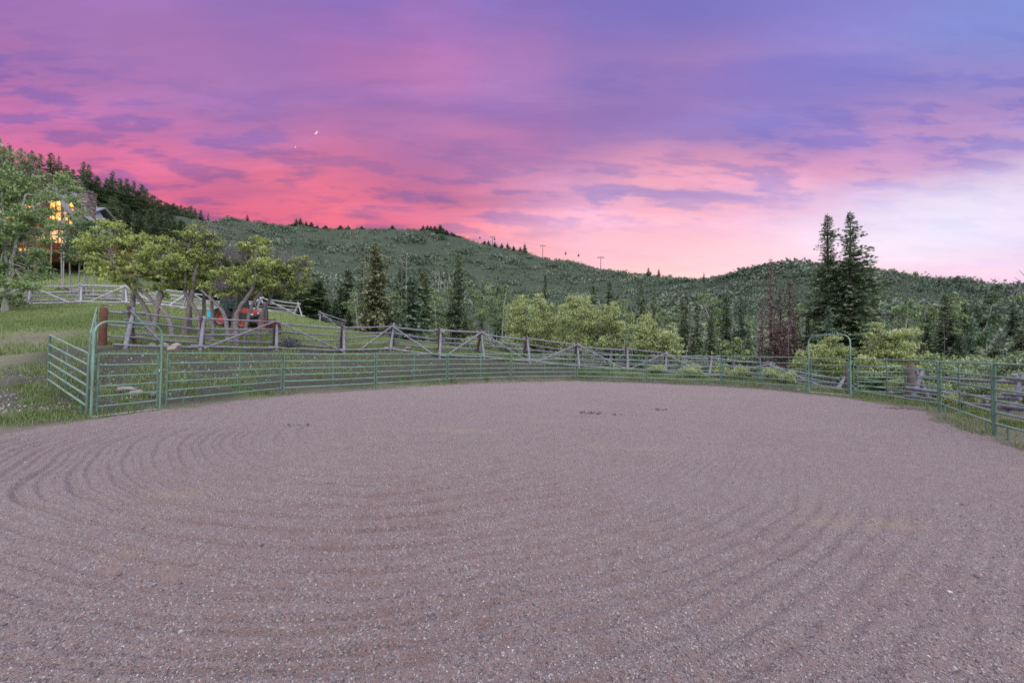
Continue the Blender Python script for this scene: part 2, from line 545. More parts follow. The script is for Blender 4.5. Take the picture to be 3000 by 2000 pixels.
# ------------------------------------------------------------------ terrain
# each column: photograph x, then (metres ahead, photograph y) where the ground is seen
COLS = [
    (-700, [(6, None), (9, 1190), (13, 1085), (17, 985), (24, 915), (34, 865), (45, 790), (60, 720), (100, 590), (160, 450), (190, 395), (260, 520), (600, 900)]),
    (0, [(7.4, None), (10, 1185), (13, 1100), (17, 1000), (24, 940), (34, 893), (45, 832), (60, 770), (100, 655), (160, 530), (185, 488), (260, 560), (600, 900)]),
    (140, [(8.6, None), (11, 1160), (13.5, 1085), (17, 993), (24, 938), (34, 895), (45, 830), (52, 790), (60, 770), (100, 665), (150, 565), (185, 512), (260, 560), (600, 900)]),
    (265, [(9.9, None), (11.5, 1155), (13.5, 1070), (15.5, 1012), (18, 985), (24, 938), (34, 893), (45, 838), (52, 800), (60, 770), (100, 675), (150, 590), (190, 540), (280, 600), (600, 900)]),
    (380, [(10.7, None), (12.3, 1140), (14, 1065), (15.8, 1013), (19, 980), (25, 938), (34, 900), (45, 855), (60, 810), (100, 725), (150, 650), (205, 590), (290, 640), (600, 900)]),
    (500, [(11.5, None), (13, 1122), (15, 1052), (17, 1015), (22, 975), (28, 938), (36, 905), (46, 882), (60, 870), (100, 780), (160, 700), (230, 640), (330, 600), (600, 700)]),
    (660, [(13.4, None), (15.2, 1105), (17.5, 1045), (19.5, 1022), (24, 984), (31, 965), (40, 920), (50, 898), (60, 902), (90, 885), (160, 810), (300, 725), (450, 655), (570, 629), (900, 800)]),
    (830, [(15.4, None), (17, 1085), (19, 1040), (21, 1022), (26, 990), (32, 960), (42, 922), (52, 905), (65, 928), (100, 900), (200, 835), (350, 755), (520, 695), (630, 652), (950, 800)]),
    (1000, [(17.1, None), (18.6, 1085), (20.8, 1047), (23, 1034), (28, 1004), (36, 975), (46, 958), (60, 985), (90, 965), (150, 905), (250, 835), (400, 765), (550, 705), (660, 668), (1000, 800)]),
    (1150, [(19.0, None), (20.4, 1075), (22.2, 1036), (23.8, 1019), (28, 1004), (36, 993), (42, 990), (60, 1022), (90, 990), (150, 925), (250, 855), (400, 785), (560, 710), (660, 663), (1000, 800)]),
    (1300, [(21.2, None), (22.2, 1062), (23.2, 1028), (28, 1018), (36, 1016), (55, 1045), (90, 1005), (150, 945), (250, 880), (400, 800), (560, 728), (650, 675), (1000, 800)]),
    (1420, [(22.7, None), (23.6, 1060), (24.6, 1033), (30, 1028), (40, 1045), (60, 1060), (90, 1020), (150, 960), (250, 890), (400, 815), (560, 750), (640, 711), (1000, 820)]),
    (1540, [(24.0, None), (25, 1070), (26, 1046), (31, 1045), (40, 1080), (60, 1080), (90, 1030), (150, 960), (250, 895), (400, 825), (540, 768), (610, 731), (900, 850)]),
    (1690, [(25.5, None), (26.3, 1082), (27.3, 1060), (32, 1068), (42, 1110), (60, 1100), (90, 1040), (150, 960), (250, 895), (400, 825), (500, 785), (550, 760), (850, 870)]),
    (1890, [(24.0, None), (25.4, 1094), (26.8, 1082), (32, 1095), (42, 1130), (60, 1110), (90, 1050), (150, 970), (220, 905), (330, 840), (410, 806), (450, 795), (700, 890)]),
    (2000, [(23.2, None), (24.8, 1100), (26, 1090), (31, 1105), (42, 1136), (60, 1115), (90, 1050), (140, 970), (200, 900), (290, 840), (340, 812), (370, 803), (600, 890)]),
    (2110, [(22.4, None), (24, 1106), (25, 1097), (30, 1112), (42, 1140), (60, 1120), (90, 1050), (130, 960), (180, 890), (240, 830), (280, 798), (420, 880)]),
    (2250, [(20.6, None), (22, 1113), (23, 1106), (28, 1122), (40, 1145), (60, 1115), (90, 1035), (120, 955), (170, 870), (215, 805), (245, 777), (380, 880)]),
    (2366, [(18.6, None), (20.2, 1124), (21.5, 1118), (27, 1130), (40, 1150), (60, 1110), (90, 1020), (120, 940), (160, 860), (200, 800), (225, 774), (350, 880)]),
    (2500, [(16.9, None), (18.3, 1148), (20, 1142), (25, 1150), (38, 1150), (60, 1110), (90, 1020), (120, 940), (150, 870), (180, 815), (205, 785), (330, 880)]),
    (2620, [(14.9, None), (16.5, 1163), (18.5, 1150), (23, 1158), (37, 1146), (60, 1092), (85, 1016), (110, 945), (140, 875), (170, 818), (190, 796), (300, 900)]),
    (2760, [(12.6, None), (14.3, 1188), (17, 1165), (22, 1162), (35, 1140), (60, 1070), (80, 1010), (100, 960), (130, 890), (160, 845), (180, 826), (300, 920)]),
    (3000, [(8.4, None), (10.5, 1232), (14, 1190), (20, 1160), (35, 1120), (60, 1040), (80, 980), (110, 910), (140, 872), (155, 862), (300, 960)]),
    (3600, [(7, None), (10, 1215), (20, 1150), (35, 1100), (60, 1010), (90, 930), (120, 890), (145, 880), (300, 980)]),
]
NU, NY = 420, 520
_lu = np.array([ray(px, 1000)[0] for px, _ in COLS])
_ly = np.linspace(math.log(4.0), math.log(1200.0), NY)
_tab = []
for px, kn in COLS:
    ys, zs = [1.0], [0.0]
    for (Y, py) in kn:
        ys.append(Y)
        zs.append(0.0 if py is None else P(px, py, Y)[2])
    ys.append(1200.0)
    zs.append(zs[-1] - 40)
    _tab.append(np.interp(np.exp(_ly), ys, zs))
_tab = np.array(_tab)
_gu = np.linspace(_lu[0], _lu[-1], NU)
_T = np.array([np.interp(_gu, _lu, _tab[:, j]) for j in range(NY)]).T        # NU x NY


def _gauss(a, s, axis):
    k = int(3 * s) + 1
    w = np.exp(-0.5 * (np.arange(-k, k + 1) / s) ** 2)
    w /= w.sum()
    ap = np.concatenate([np.repeat(np.take(a, [0], axis), k, axis), a, np.repeat(np.take(a, [-1], axis), k, axis)], axis)
    return sum(w[i] * np.take(ap, range(i, i + a.shape[axis]), axis) for i in range(2 * k + 1))


_T = _gauss(_gauss(_T, 5.0, 0), 2.6, 1)

# the riding ring: the feet of its panel joints, metres
JOINT_PX = [(480, 1197), (826, 1156), (1099, 1139), (1309, 1125), (1496, 1118.5), (1688.6, 1115), (1893, 1122), (2114, 1130), (2366, 1151)]
JOINT_PX2 = [(2500, 1163.5), (2755, 1206), (2914, 1274)]


def on_flat(px, py):
    d = ray(px, py)
    return CAM + d * (-CAM[2] / d[2])


J1 = [on_flat(*q) for q in JOINT_PX]
J2 = [on_flat(*q) for q in JOINT_PX2]
GATE_L = on_flat(266, 1224)
ARENA = [(-8.7, -5), (-9.2, 2), (-9.6, 6.4), (GATE_L[0] + .35, GATE_L[1] - .5)]
for q in J1 + J2:
    c = np.array([2.0, 13.0])
    v = q[:2] - c
    ARENA.append(tuple(c + v * (1 - (0.30 if q[0] < 9 else 0.45) / np.linalg.norm(v))))
ARENA += [(8.7, 6.4), (9.4, 3.0), (9.0, -5)]
ARENA = np.array(ARENA)


def arena_sd(x, y):
    """Signed distance to the edge of the gravel, negative inside."""
    x, y = np.broadcast_arrays(np.asarray(x, float), np.asarray(y, float))
    d = np.full(x.shape, 1e9)
    ins = np.zeros(x.shape, bool)
    n = len(ARENA)
    for i in range(n):
        (ax, ay), (bx, by) = ARENA[i], ARENA[(i + 1) % n]
        ex, ey = bx - ax, by - ay
        t = np.clip(((x - ax) * ex + (y - ay) * ey) / (ex * ex + ey * ey), 0, 1)
        d = np.minimum(d, np.hypot(x - ax - t * ex, y - ay - t * ey))
        cr = (ay > y) != (by > y)
        ins ^= cr & (x < (bx - ax) * (y - ay) / (by - ay + 1e-12) + ax)
    return np.where(ins, -d, d)


def ground_raw(x, y):
    x, y = np.broadcast_arrays(np.asarray(x, float), np.asarray(y, float))
    yy = np.clip(y, 4.01, 1199.0)
    u = np.clip(x / yy, _gu[0] + 1e-6, _gu[-1] - 1e-6)
    iu = (u - _gu[0]) / (_gu[1] - _gu[0])
    iy = (np.log(yy) - _ly[0]) / (_ly[1] - _ly[0])
    a, b = np.floor(iu).astype(int), np.floor(iy).astype(int)
    a, b = np.clip(a, 0, NU - 2), np.clip(b, 0, NY - 2)
    fu, fy = iu - a, iy - b
    z = (_T[a, b] * (1 - fu) + _T[a + 1, b] * fu) * (1 - fy) + (_T[a, b + 1] * (1 - fu) + _T[a + 1, b + 1] * fu) * fy
    return np.where(y < 4.01, z * sstep(0, 4, y), z)


def ground_z(x, y):
    z = ground_raw(x, y)
    x, y = np.broadcast_arrays(np.asarray(x, float), np.asarray(y, float))
    sd = arena_sd(x, y)
    out = sstep(0.0, 1.4, sd)
    amp = np.clip((y - 4) / 40, .35, 1.0) * 0.22 + np.clip((y - 60) / 300, 0, 1) * 2.6
    n = fbm(x / (1.6 + np.clip(y - 30, 0, 400) * .06), y / (1.6 + np.clip(y - 30, 0, 400) * .06), 4, 3)
    z = z + n * amp * out
    return np.where(sd < 0, np.minimum(z, 0) * 0 - 0.012 - .13 * sstep(0, .6, -sd), np.maximum(z, -30) * out + (1 - out) * -0.01 if False else z * out - 0.012 * (1 - out))


def gz(x, y):
    return float(ground_z(np.array([x]), np.array([y]))[0])


def at(px, Y):
    """Point on the ground seen in photograph column px, Y metres ahead."""
    d = ray(px, 1030)
    return np.array([d[0] * Y, Y, gz(d[0] * Y, Y)])


def build_terrain():
    U = np.linspace(-2.0, 2.0, 470)
    D = np.concatenate([np.exp(np.linspace(math.log(1.0), math.log(11.0), 24))[:-1], np.exp(np.linspace(math.log(11.0), math.log(75.0), 330)), np.exp(np.linspace(math.log(75.0), math.log(1000.0), 250))[1:], [1300, 1800, 2800, 5000]])
    uu, dd = np.meshgrid(U, D, indexing='ij')
    X, Y = uu * dd, dd - 8.0
    Z = ground_z(X, Y)
    Z = np.where(Y > 1000, -60.0, Z)
    V = np.stack([X, Y, Z], -1).reshape(-1, 3)
    nu, nd = uu.shape
    idx = np.arange(nu * nd).reshape(nu, nd)
    Fc = np.stack([idx[:-1, :-1], idx[1:, :-1], idx[1:, 1:], idx[:-1, 1:]], -1).reshape(-1, 4)
    me = mesh_np('terrain', V, Fc, True)
    x, y = V[:, 0], V[:, 1]
    px = CX + F * x / np.maximum(y, 1.0)
    sd = arena_sd(x, y)
    # dark mulch and stones: the bank between the ring and the rail fence, and the worn corner by the gate
    fy = np.interp(px, [-300, 0, 140, 265, 380, 590, 800, 1000, 1150, 1290, 1410, 1540, 1690, 1850, 2000, 2250, 2500], [12.5, 14.0, 15.6, 15.9, 16.4, 18.8, 21.3, 23, 23.8, 23.4, 24.8, 26, 27.4, 27, 26.3, 23.5, 19])
    mulch = sstep(0.3, 0.95, sd) * (1 - sstep(-.9, .5, y - fy)) * (1 - .5 * sstep(1660, 1850, px)) * (1 - sstep(2500, 2700, px)) * (.55 + .45 * sstep(-60, 190, px))
    mulch = np.clip(mulch * 1.15 + fbm(x * .9, y * .9, 4, 5) * 1.1 * (mulch > 0.02), 0, 1)
    bare = np.exp(-(((px - 60) / 330) ** 2 + ((y - 17.5) / 3.2) ** 2)) * .9 + np.exp(-(((px - 60) / 190) ** 2 + ((y - 11.8) / 3.0) ** 2)) * 1.0 + (1 - sstep(.35, 1.0, sd)) * .95 + sstep(2300, 2600, px) * (y < 19) * .75 + np.exp(-((sd - .4) / 1.1) ** 2) * .9 * sstep(1500, 1720, px)
    bare = np.clip(bare + fbm(x * .7, y * .7, 4, 8) * .9, 0, 1) * (y < 26)
    brush = sstep(52, 75, y)
    brush = np.maximum(brush, sstep(1450, 1650, px) * sstep(1.5, 4.0, y - 24) * (y > 20))
    col = np.stack([mulch, bare, brush, np.ones_like(x)], -1).astype(np.float32)
    at_ = me.color_attributes.new('cover', 'FLOAT_COLOR', 'POINT')
    at_.data.foreach_set('color', col.ravel())
    m, nt, bs, _ = material('ground_cover')
    ac = nt.nodes.new('ShaderNodeVertexColor')
    ac.layer_name = 'cover'
    sp = nt.nodes.new('ShaderNodeSeparateColor')
    nt.links.new(ac.outputs[0], sp.inputs[0])
    gn, gn2, gn3 = noise(nt, .35, 6, .6), noise(nt, 2.6, 6, .7), noise(nt, 16, 5, .7)
    grass = mixc(nt, .5, ramp(nt, gn, [(.3, (.105, .14, .048)), (.55, (.14, .185, .065)), (.75, (.18, .205, .085))]), ramp(nt, gn3, [(.3, (.085, .12, .042)), (.7, (.19, .23, .09))]))
    vor = nt.nodes.new('ShaderNodeTexVoronoi')
    vor.inputs['Scale'].default_value = 9.0
    tcn = nt.nodes.new('ShaderNodeTexCoord')
    nt.links.new(tcn.outputs['Object'], vor.inputs['Vector'])
    mul = ramp(nt, gn3, [(.3, (0.029, 0.027, 0.024)), (.52, (0.050, 0.048, 0.043)), (.66, (0.061, 0.081, 0.041)), (.8, (0.097, 0.104, 0.081))])
    dirt = ramp(nt, gn2, [(.3, (0.084, 0.082, 0.056)), (.55, (0.119, 0.108, 0.086)), (.7, (0.076, 0.100, 0.048))])
    hill = mixc(nt, .55, ramp(nt, noise(nt, .03, 6, .62), [(.35, (0.026, 0.041, 0.025)), (.5, (0.035, 0.051, 0.030)), (.66, (0.057, 0.075, 0.040))]), ramp(nt, noise(nt, .35, 5, .7), [(.3, (0.022, 0.035, 0.024)), (.7, (0.054, 0.070, 0.043))]))
    dirt = mixc(nt, .4, dirt, ramp(nt, gn3, [(.3, (.06, .058, .045)), (.5, (.13, .12, .09)), (.7, (.21, .19, .16))]))
    c = mixc(nt, sp.outputs[1], grass, dirt)
    c = mixc(nt, sp.outputs[0], c, mul)
    c = mixc(nt, sp.outputs[2], c, hill)
    nt.links.new(c, bs.inputs['Base Color'])
    bs.inputs['Roughness'].default_value = .95
    bs.inputs['Specular IOR Level'].default_value = .1
    bump(nt, bs, gn3, .7, .06)
    tag(obj_of('terrain', me, m), 'green grassy ground rising to brush covered hills', 'ground', kind='structure')


build_terrain()


# ------------------------------------------------------------------ gravel floor of the ring, raked in arcs
def rake(x, y):
    """Height of the harrow grooves: two sets of arcs, worn away in places."""
    c1, c2 = (-1.9, 9.2), (2.4, 14.6)
    wob = fbm(x * .35, y * .35, 3, 21) * .7
    r1, r2 = np.hypot(x - c1[0], y - c1[1]) + wob, np.hypot(x - c2[0], y - c2[1]) + wob
    z = 0
    k = sstep(9.5, 6.5, r1) * sstep(10.5, 8.0, y)
    for (lam, a, sh, sd_) in ((.165, .017, 0, 31), (.30, .008, 1.1, 41), (.11, .0105, 2.0, 51)):
        for r, w, o in ((r1, k, 0), (r2, 1 - k, 5)):
            keep = np.clip(.15 + .85 * sstep(-.12, .20, fbm(x * .33 + o, y * .33, 4, sd_)) + .55 * sstep(0, -4, x), 0, 1) * (1 - .72 * sstep(.5, 5.5, x))
            s = np.sin(2 * np.pi * r / lam + sh + fbm(x * .8, y * .8, 2, sd_ + 3) * .9)
            fade = 1 - sstep(6.0, 16.0, y) * (.6 if lam < .3 else .15)
            z = z + a * (s - .35 * s * s) * w * keep * fade
    z = z + fbm(x * 1.1, y * 1.1, 3, 61) * .04 + fbm(x * 6, y * 6, 3, 71) * .020
    near = 1 - sstep(4.0, 9.0, y)
    z = z + fbm(x * 28, y * 28, 2, 81) * .016 * near
    return z


def arena_z(x, y):
    sd = arena_sd(x, y) + fbm(x * 1.3, y * 1.3, 4, 91) * 1.0
    return .03 + rake(x, y) - sstep(-.35, .25, sd) * .12


def build_arena():
    rows = 1920.0 / np.linspace(66, 1180, 620)[::-1]        # closer rows near the photographer
    rows = np.concatenate([[-4, -3, -2, -1, 0, .6, 1.1, 1.4], rows[rows > 1.62]])
    cols = np.linspace(-1, 1, 860)
    half = np.where(rows < 1, 3.42 + (1 - rows) * 1.3, np.minimum(rows * 1.42 + 2.0, 16.0))
    Y = np.repeat(rows[:, None], len(cols), 1)
    X = cols[None, :] * half[:, None] + 1.0 * sstep(3, 12, Y)
    Z = arena_z(X, Y)
    Z[rows < .5] = .03
    nr, nc = X.shape
    idx = np.arange(nr * nc).reshape(nr, nc)
    Fc = np.stack([idx[:-1, :-1], idx[:-1, 1:], idx[1:, 1:], idx[1:, :-1]], -1).reshape(-1, 4)
    cx, cy = (X[:-1, :-1] + X[1:, 1:]) / 2, (Y[:-1, :-1] + Y[1:, 1:]) / 2
    keep = (arena_sd(cx, cy) < 1.1).ravel()
    me = mesh_np('arena_gravel', np.stack([X, Y, Z], -1).reshape(-1, 3), Fc[keep], True)
    m, nt, bs, _ = material('gravel_sand')
    tcn = nt.nodes.new('ShaderNodeTexCoord')
    vec = tcn.outputs['Object']
    big = noise(nt, .45, 6, .6)
    mid = noise(nt, 3.2, 6, .65)
    grain = noise(nt, 55, 3, .7)
    v1 = nt.nodes.new('ShaderNodeTexVoronoi')
    v1.inputs['Scale'].default_value = 110
    v2 = nt.nodes.new('ShaderNodeTexVoronoi')
    v2.inputs['Scale'].default_value = 26
    for v in (v1, v2):
        nt.links.new(vec, v.inputs['Vector'])
    sand = mixc(nt, .45, ramp(nt, big, [(.32, (0.125, 0.074, 0.071)), (.5, (0.134, 0.091, 0.084)), (.7, (0.152, 0.111, 0.100))]), ramp(nt, mid, [(.3, (0.099, 0.068, 0.065)), (.7, (0.172, 0.124, 0.110))]))
    sep1 = nt.nodes.new('ShaderNodeSeparateColor')
    nt.links.new(v1.outputs['Color'], sep1.inputs[0])
    peb = ramp(nt, sep1.outputs[0], [(0, (0.055, 0.050, 0.052)), (.45, (0.109, 0.089, 0.089)), (.85, (0.157, 0.143, 0.140)), (1, (0.277, 0.270, 0.262))])
    pm = nt.nodes.new('ShaderNodeMath')
    pm.operation = 'GREATER_THAN'
    mm = nt.nodes.new('ShaderNodeMath')
    mm.operation = 'MULTIPLY_ADD'
    nt.links.new(mid, mm.inputs[0])
    mm.inputs[1].default_value = 1.5
    mm.inputs[2].default_value = -.38
    nt.links.new(mm.outputs[0], pm.inputs[0])
    nt.links.new(sep1.outputs[1], pm.inputs[1])
    c = mixc(nt, pm.outputs[0], sand, peb)
    c = mixc(nt, 1.0, c, ramp(nt, grain, [(.3, (.72, .72, .73)), (.7, (1.24, 1.24, 1.24))]), 'MULTIPLY')
    st_ = noise(nt, .8, 5, .62, stretch=(.55, 1, 1))
    c = mixc(nt, ramp(nt, st_, [(.58, (0, 0, 0)), (.74, (.6, .6, .6))]), c, (.185, .145, .085))
    nt.links.new(c, bs.inputs['Base Color'])
    bs.inputs['Roughness'].default_value = .92
    bs.inputs['Sheen Weight'].default_value = .13          # dusty ground brightens at a grazing view
    bs.inputs['Sheen Roughness'].default_value = .6
    bs.inputs['Sheen Tint'].default_value = (1, .93, .93, 1)
    bs.inputs['Specular IOR Level'].default_value = .2
    hh = nt.nodes.new('ShaderNodeMath')
    hh.operation = 'ADD'
    nt.links.new(v1.outputs['Distance'], hh.inputs[0])
    nt.links.new(grain, hh.inputs[1])
    bump(nt, bs, hh.outputs[0], .8, .012)
    tag(obj_of('arena_gravel', me, m), 'raked pinkish gravel floor of the round riding ring', 'gravel floor', kind='structure')


build_arena()

# octahedral / rounded pebble shape used for the loose stones
_ico = None


def ico():
    global _ico
    if _ico is None:
        import bmesh
        bm = bmesh.new()
        bmesh.ops.create_icosphere(bm, subdivisions=1, radius=1)
        _ico = (np.array([v.co[:] for v in bm.verts]), np.array([[v.index for v in f.verts] for f in bm.faces]))
        bm.free()
    return _ico


def scatter_stones(name, X, Y, Z, S, mat, label, flat=.55, jit=.28):
    V0, F0 = ico()
    n = len(X)
    a = rng.uniform(0, 2 * np.pi, n)
    sx, sy, sz = S * rng.uniform(.7, 1.35, n), S * rng.uniform(.6, 1.1, n), S * rng.uniform(flat * .6, flat * 1.3, n)
    J = 1 + rng.uniform(-jit, jit, (n, len(V0)))
    Q = V0[None] * J[:, :, None] * np.stack([sx, sy, sz], -1)[:, None, :]
    tl = rng.normal(0, .35, n)
    qx, qz = Q[..., 0] * np.cos(tl)[:, None] - Q[..., 2] * np.sin(tl)[:, None], Q[..., 0] * np.sin(tl)[:, None] + Q[..., 2] * np.cos(tl)[:, None]
    ca, sa = np.cos(a)[:, None], np.sin(a)[:, None]
    V = np.stack([qx * ca - Q[..., 1] * sa + X[:, None], qx * sa + Q[..., 1] * ca + Y[:, None], qz + (Z + sz * .25)[:, None]], -1)
    Fc = (F0[None] + (np.arange(n) * len(V0))[:, None, None]).reshape(-1, 3)
    return tag(obj_of(name, mesh_np(name, V.reshape(-1, 3), Fc), mat), label, kind='stuff')


def stone_mat(name, stops):
    m, nt, bs, _ = material(name)
    g = nt.nodes.new('ShaderNodeNewGeometry')
    c = ramp(nt, g.outputs['Random Per Island'], stops)
    c = mixc(nt, 1.0, c, ramp(nt, noise(nt, 40, 4, .6), [(.3, (.75, .75, .75)), (.7, (1.15, 1.15, 1.15))]), 'MULTIPLY')
    nt.links.new(c, bs.inputs['Base Color'])
    bs.inputs['Roughness'].default_value = .75
    return m


def loose_gravel():
    N = 125000
    dy = rng.uniform(140, 1060, N)                       # denser to the eye where it is close
    Y = 1920.0 / dy + rng.uniform(-.05, .05, N)
    X = rng.uniform(-1.4, 1.4, N) * (Y + .4)
    ok = (arena_sd(X, Y) < .25) & (rng.uniform(0, 1, N) < .35 + 1.6 * np.clip(fbm(X * 1.2, Y * 1.2, 4, 3) + .25, 0, 1))
    X, Y = X[ok], Y[ok]
    S = .0022 + .0056 * rng.uniform(0, 1, len(X)) ** 2.6 + (rng.uniform(0, 1, len(X)) < .003) * rng.uniform(.006, .015, len(X))
    S = np.maximum(S, .00065 * Y)
    m = stone_mat('pebble_stone', [(0, (0.062, 0.053, 0.057)), (.35, (0.114, 0.086, 0.086)), (.7, (0.167, 0.138, 0.138)), (.9, (0.216, 0.194, 0.194)), (.985, (0.299, 0.284, 0.275)), (1, (0.440, 0.421, 0.413))])
    scatter_stones('gravel', X, Y, arena_z(X, Y), S, m, 'small loose stones over the raked ring floor')
    # pale chips on the mulch bank
    px = rng.uniform(-120, 2350, 4200)
    Yb = np.interp(px, [-120, 0, 265, 500, 830, 1150, 1420, 1690, 2114, 2350], [8.6, 8.8, 10.5, 12, 16.5, 19.8, 23, 25.6, 22.4, 18.9]) + rng.uniform(0, 1, 4200) ** 1.2 * 4.2
    Xb = (px - CX) / F * Yb
    ok = arena_sd(Xb, Yb) > .4
    Xb, Yb = Xb[ok], Yb[ok]
    Sb = .012 + .028 * rng.uniform(0, 1, len(Xb)) ** 3
    mb = stone_mat('chip_stone', [(0, (.13, .11, .095)), (.5, (.25, .225, .20)), (1, (.44, .42, .40))])
    scatter_stones('rubble', Xb, Yb, ground_z(Xb, Yb), Sb, mb, 'pale stone chips on the dark mulch bank', flat=.5)


loose_gravel()


# ------------------------------------------------------------------ grass
def blades(X, Y, H, lean=.35, wid=.012):
    n = len(X)
    Z = ground_z(X, Y) - .02
    a = rng.uniform(0, 2 * np.pi, n)
    b = rng.uniform(0, 2 * np.pi, n)
    l = rng.uniform(.1, 1, n) * lean * H
    w = wid * rng.uniform(.6, 1.4, n)
    bx, by = np.cos(a) * w, np.sin(a) * w
    tx, ty = np.cos(b) * l, np.sin(b) * l
    p0 = np.stack([X - bx, Y - by, Z], -1)
    p1 = np.stack([X + bx, Y + by, Z], -1)
    p2 = np.stack([X + bx * .7 + tx * .4, Y + by * .7 + ty * .4, Z + H * .6], -1)
    p3 = np.stack([X + tx, Y + ty, Z + H], -1)
    p4 = np.stack([X - bx * .7 + tx * .4, Y - by * .7 + ty * .4, Z + H * .6], -1)
    V = np.stack([p0, p1, p2, p3, p4], 1).reshape(-1, 3)
    return V, np.arange(5 * n).reshape(-1, 5)


GRASS = leaf_mat('grass_blade', [(0, (.095, .130, .048)), (.4, (.135, .190, .068)), (.7, (.18, .24, .092)), (1, (.27, .285, .15))], trans=.25, objvar=0, nscale=.25)


def grow_grass():
    Vs, Fs, n = [], [], 0

    def put(X, Y, H, **k):
        nonlocal n
        V, Fc = blades(X, Y, H, **k)
        Vs.append(V)
        Fs.append(Fc + n)
        n += len(V)
    # the meadow behind the rail fence
    N = 170000
    px = rng.uniform(-250, 1560, N)
    t = rng.uniform(0, 1, N)
    Y0 = np.interp(px, [-250, 0, 265, 380, 590, 800, 1000, 1150, 1290, 1410, 1560], [13.5, 15, 15.8, 16.2, 18.5, 21, 22.6, 23.5, 23.3, 24.6, 26])
    Y = Y0 + (57 - Y0) * t ** 1.5
    X = (px - CX) / F * Y
    thin = np.exp(-(((px - 60) / 330) ** 2 + ((Y - 17.5) / 3.2) ** 2))
    ok = rng.uniform(0, 1, N) > thin * .97 - fbm(X * .4, Y * .4, 3, 9) * .9
    X, Y = X[ok], Y[ok]
    H = (.07 + .13 * rng.uniform(0, 1, len(X))) * (1 + fbm(X * .5, Y * .5, 3, 4))
    put(X, Y, np.maximum(H, .04), wid=.019)
    # ragged weeds round the outside of the ring, thicker under the rails
    segs = [(-12.5, 6.0), tuple(GATE_L[:2])] + [tuple(q[:2]) for q in J1] + [tuple(q[:2]) for q in J2] + [(9.3, 6.6)]
    segs = np.array(segs)
    ln = np.hypot(*np.diff(segs, axis=0).T)
    N = 26000
    s = rng.choice(len(ln), N, p=ln / ln.sum())
    tt = rng.uniform(0, 1, N)[:, None]
    q = segs[s] * (1 - tt) + segs[s + 1] * tt
    c = np.array([2.0, 13.0])
    v = q - c
    v /= np.linalg.norm(v, axis=1)[:, None]
    q = q + v * (rng.normal(.15, .5, N))[:, None]
    cl = fbm(q[:, 0] * 1.1, q[:, 1] * 1.1, 4, 12)
    ok = (rng.uniform(0, 1, N) < np.clip(cl * 3 + .45, 0.03, 1)) & (arena_sd(q[:, 0], q[:, 1]) > -.05)
    q, cl = q[ok], cl[ok]
    put(q[:, 0], q[:, 1], (.03 + .09 * rng.uniform(0, 1, len(q)) ** 2) * np.clip(1 + cl * 4, .4, 2.4), wid=.007, lean=.7)
    # thin weeds over the bank
    k = 52000
    px = rng.uniform(60, 2900, k)
    y_ = np.interp(px, [0, 265, 500, 830, 1150, 1420, 1690, 1893, 2114, 2366, 2500, 2755, 2914], [9.5, 10.6, 12.2, 16.6, 19.8, 23, 25.6, 24, 22.4, 18.6, 16.8, 12.6, 9]) + rng.uniform(0, 1, k) * 4.2
    x_ = (px - CX) / F * y_
    cl = fbm(x_ * .9, y_ * .9, 4, 14)
    ok = (rng.uniform(0, 1, k) < np.clip(cl * 3.4 + .30, .03, 1)) & (arena_sd(x_, y_) > .3)
    x_, y_, cl = x_[ok], y_[ok], cl[ok]
    put(x_, y_, (.04 + .13 * rng.uniform(0, 1, len(x_)) ** 2) * np.clip(1 + cl * 3, .5, 2), wid=.010, lean=.7)
    # patchy weeds in the corner outside the left gate
    k = 26000
    px = rng.uniform(-200, 270, k)
    y_ = rng.uniform(7.4, 17.5, k)
    x_ = (px - CX) / F * y_
    cl = fbm(x_ * .8, y_ * .8, 4, 19)
    ok = (rng.uniform(0, 1, k) < np.clip(cl * 3.6 + .22, .04, 1)) & (arena_sd(x_, y_) > .12)
    x_, y_, cl = x_[ok], y_[ok], cl[ok]
    put(x_, y_, (.025 + .065 * rng.uniform(0, 1, len(x_)) ** 2) * np.clip(1 + cl * 3, .5, 2), wid=.007, lean=.9)
    # clumps on the bank and in the corner outside the gate
    cl_px = [(120, 10.4, .5, 500), (250, 10.6, .35, 300), (60, 11.6, .5, 350), (100, 9.2, .5, 400), (20, 8.6, .5, 400), (180, 9.6, .35, 300), (210, 8.9, .12, 160), (110, 13, .4, 260), (430, 11.9, .4, 260), (370, 11.2, .3, 200),
             (735, 14.6, .45, 700), (690, 14.5, .35, 300), (790, 15, .3, 260), (560, 12.8, .3, 200), (630, 17.0, .5, 240), (700, 19, .6, 300), (940, 17.5, .4, 220), (1020, 18.4, .35, 200), (1180, 20, .4, 240),
             (1330, 21.7, .4, 300), (1425, 23.0, .35, 260), (1710, 26, .6, 500), (1780, 26, .7, 900), (1745, 25.8, .5, 500), (1850, 25, .7, 500), (1920, 25, .6, 600), (2000, 24.4, .8, 900), (2060, 23.8, .8, 900),
             (2140, 23.2, .8, 800), (2200, 22.4, .7, 700), (2260, 21.6, .7, 700), (2330, 20.6, .6, 600), (2400, 19.2, .5, 500), (2450, 18.4, .5, 400), (2540, 17.4, .6, 600), (2600, 16, .6, 600), (2680, 15, .6, 700), (2720, 14.4, .5, 500),
             (2800, 12.6, .5, 600), (2860, 11.4, .5, 500), (2940, 9.9, .5, 600), (2990, 9.6, .5, 500)]
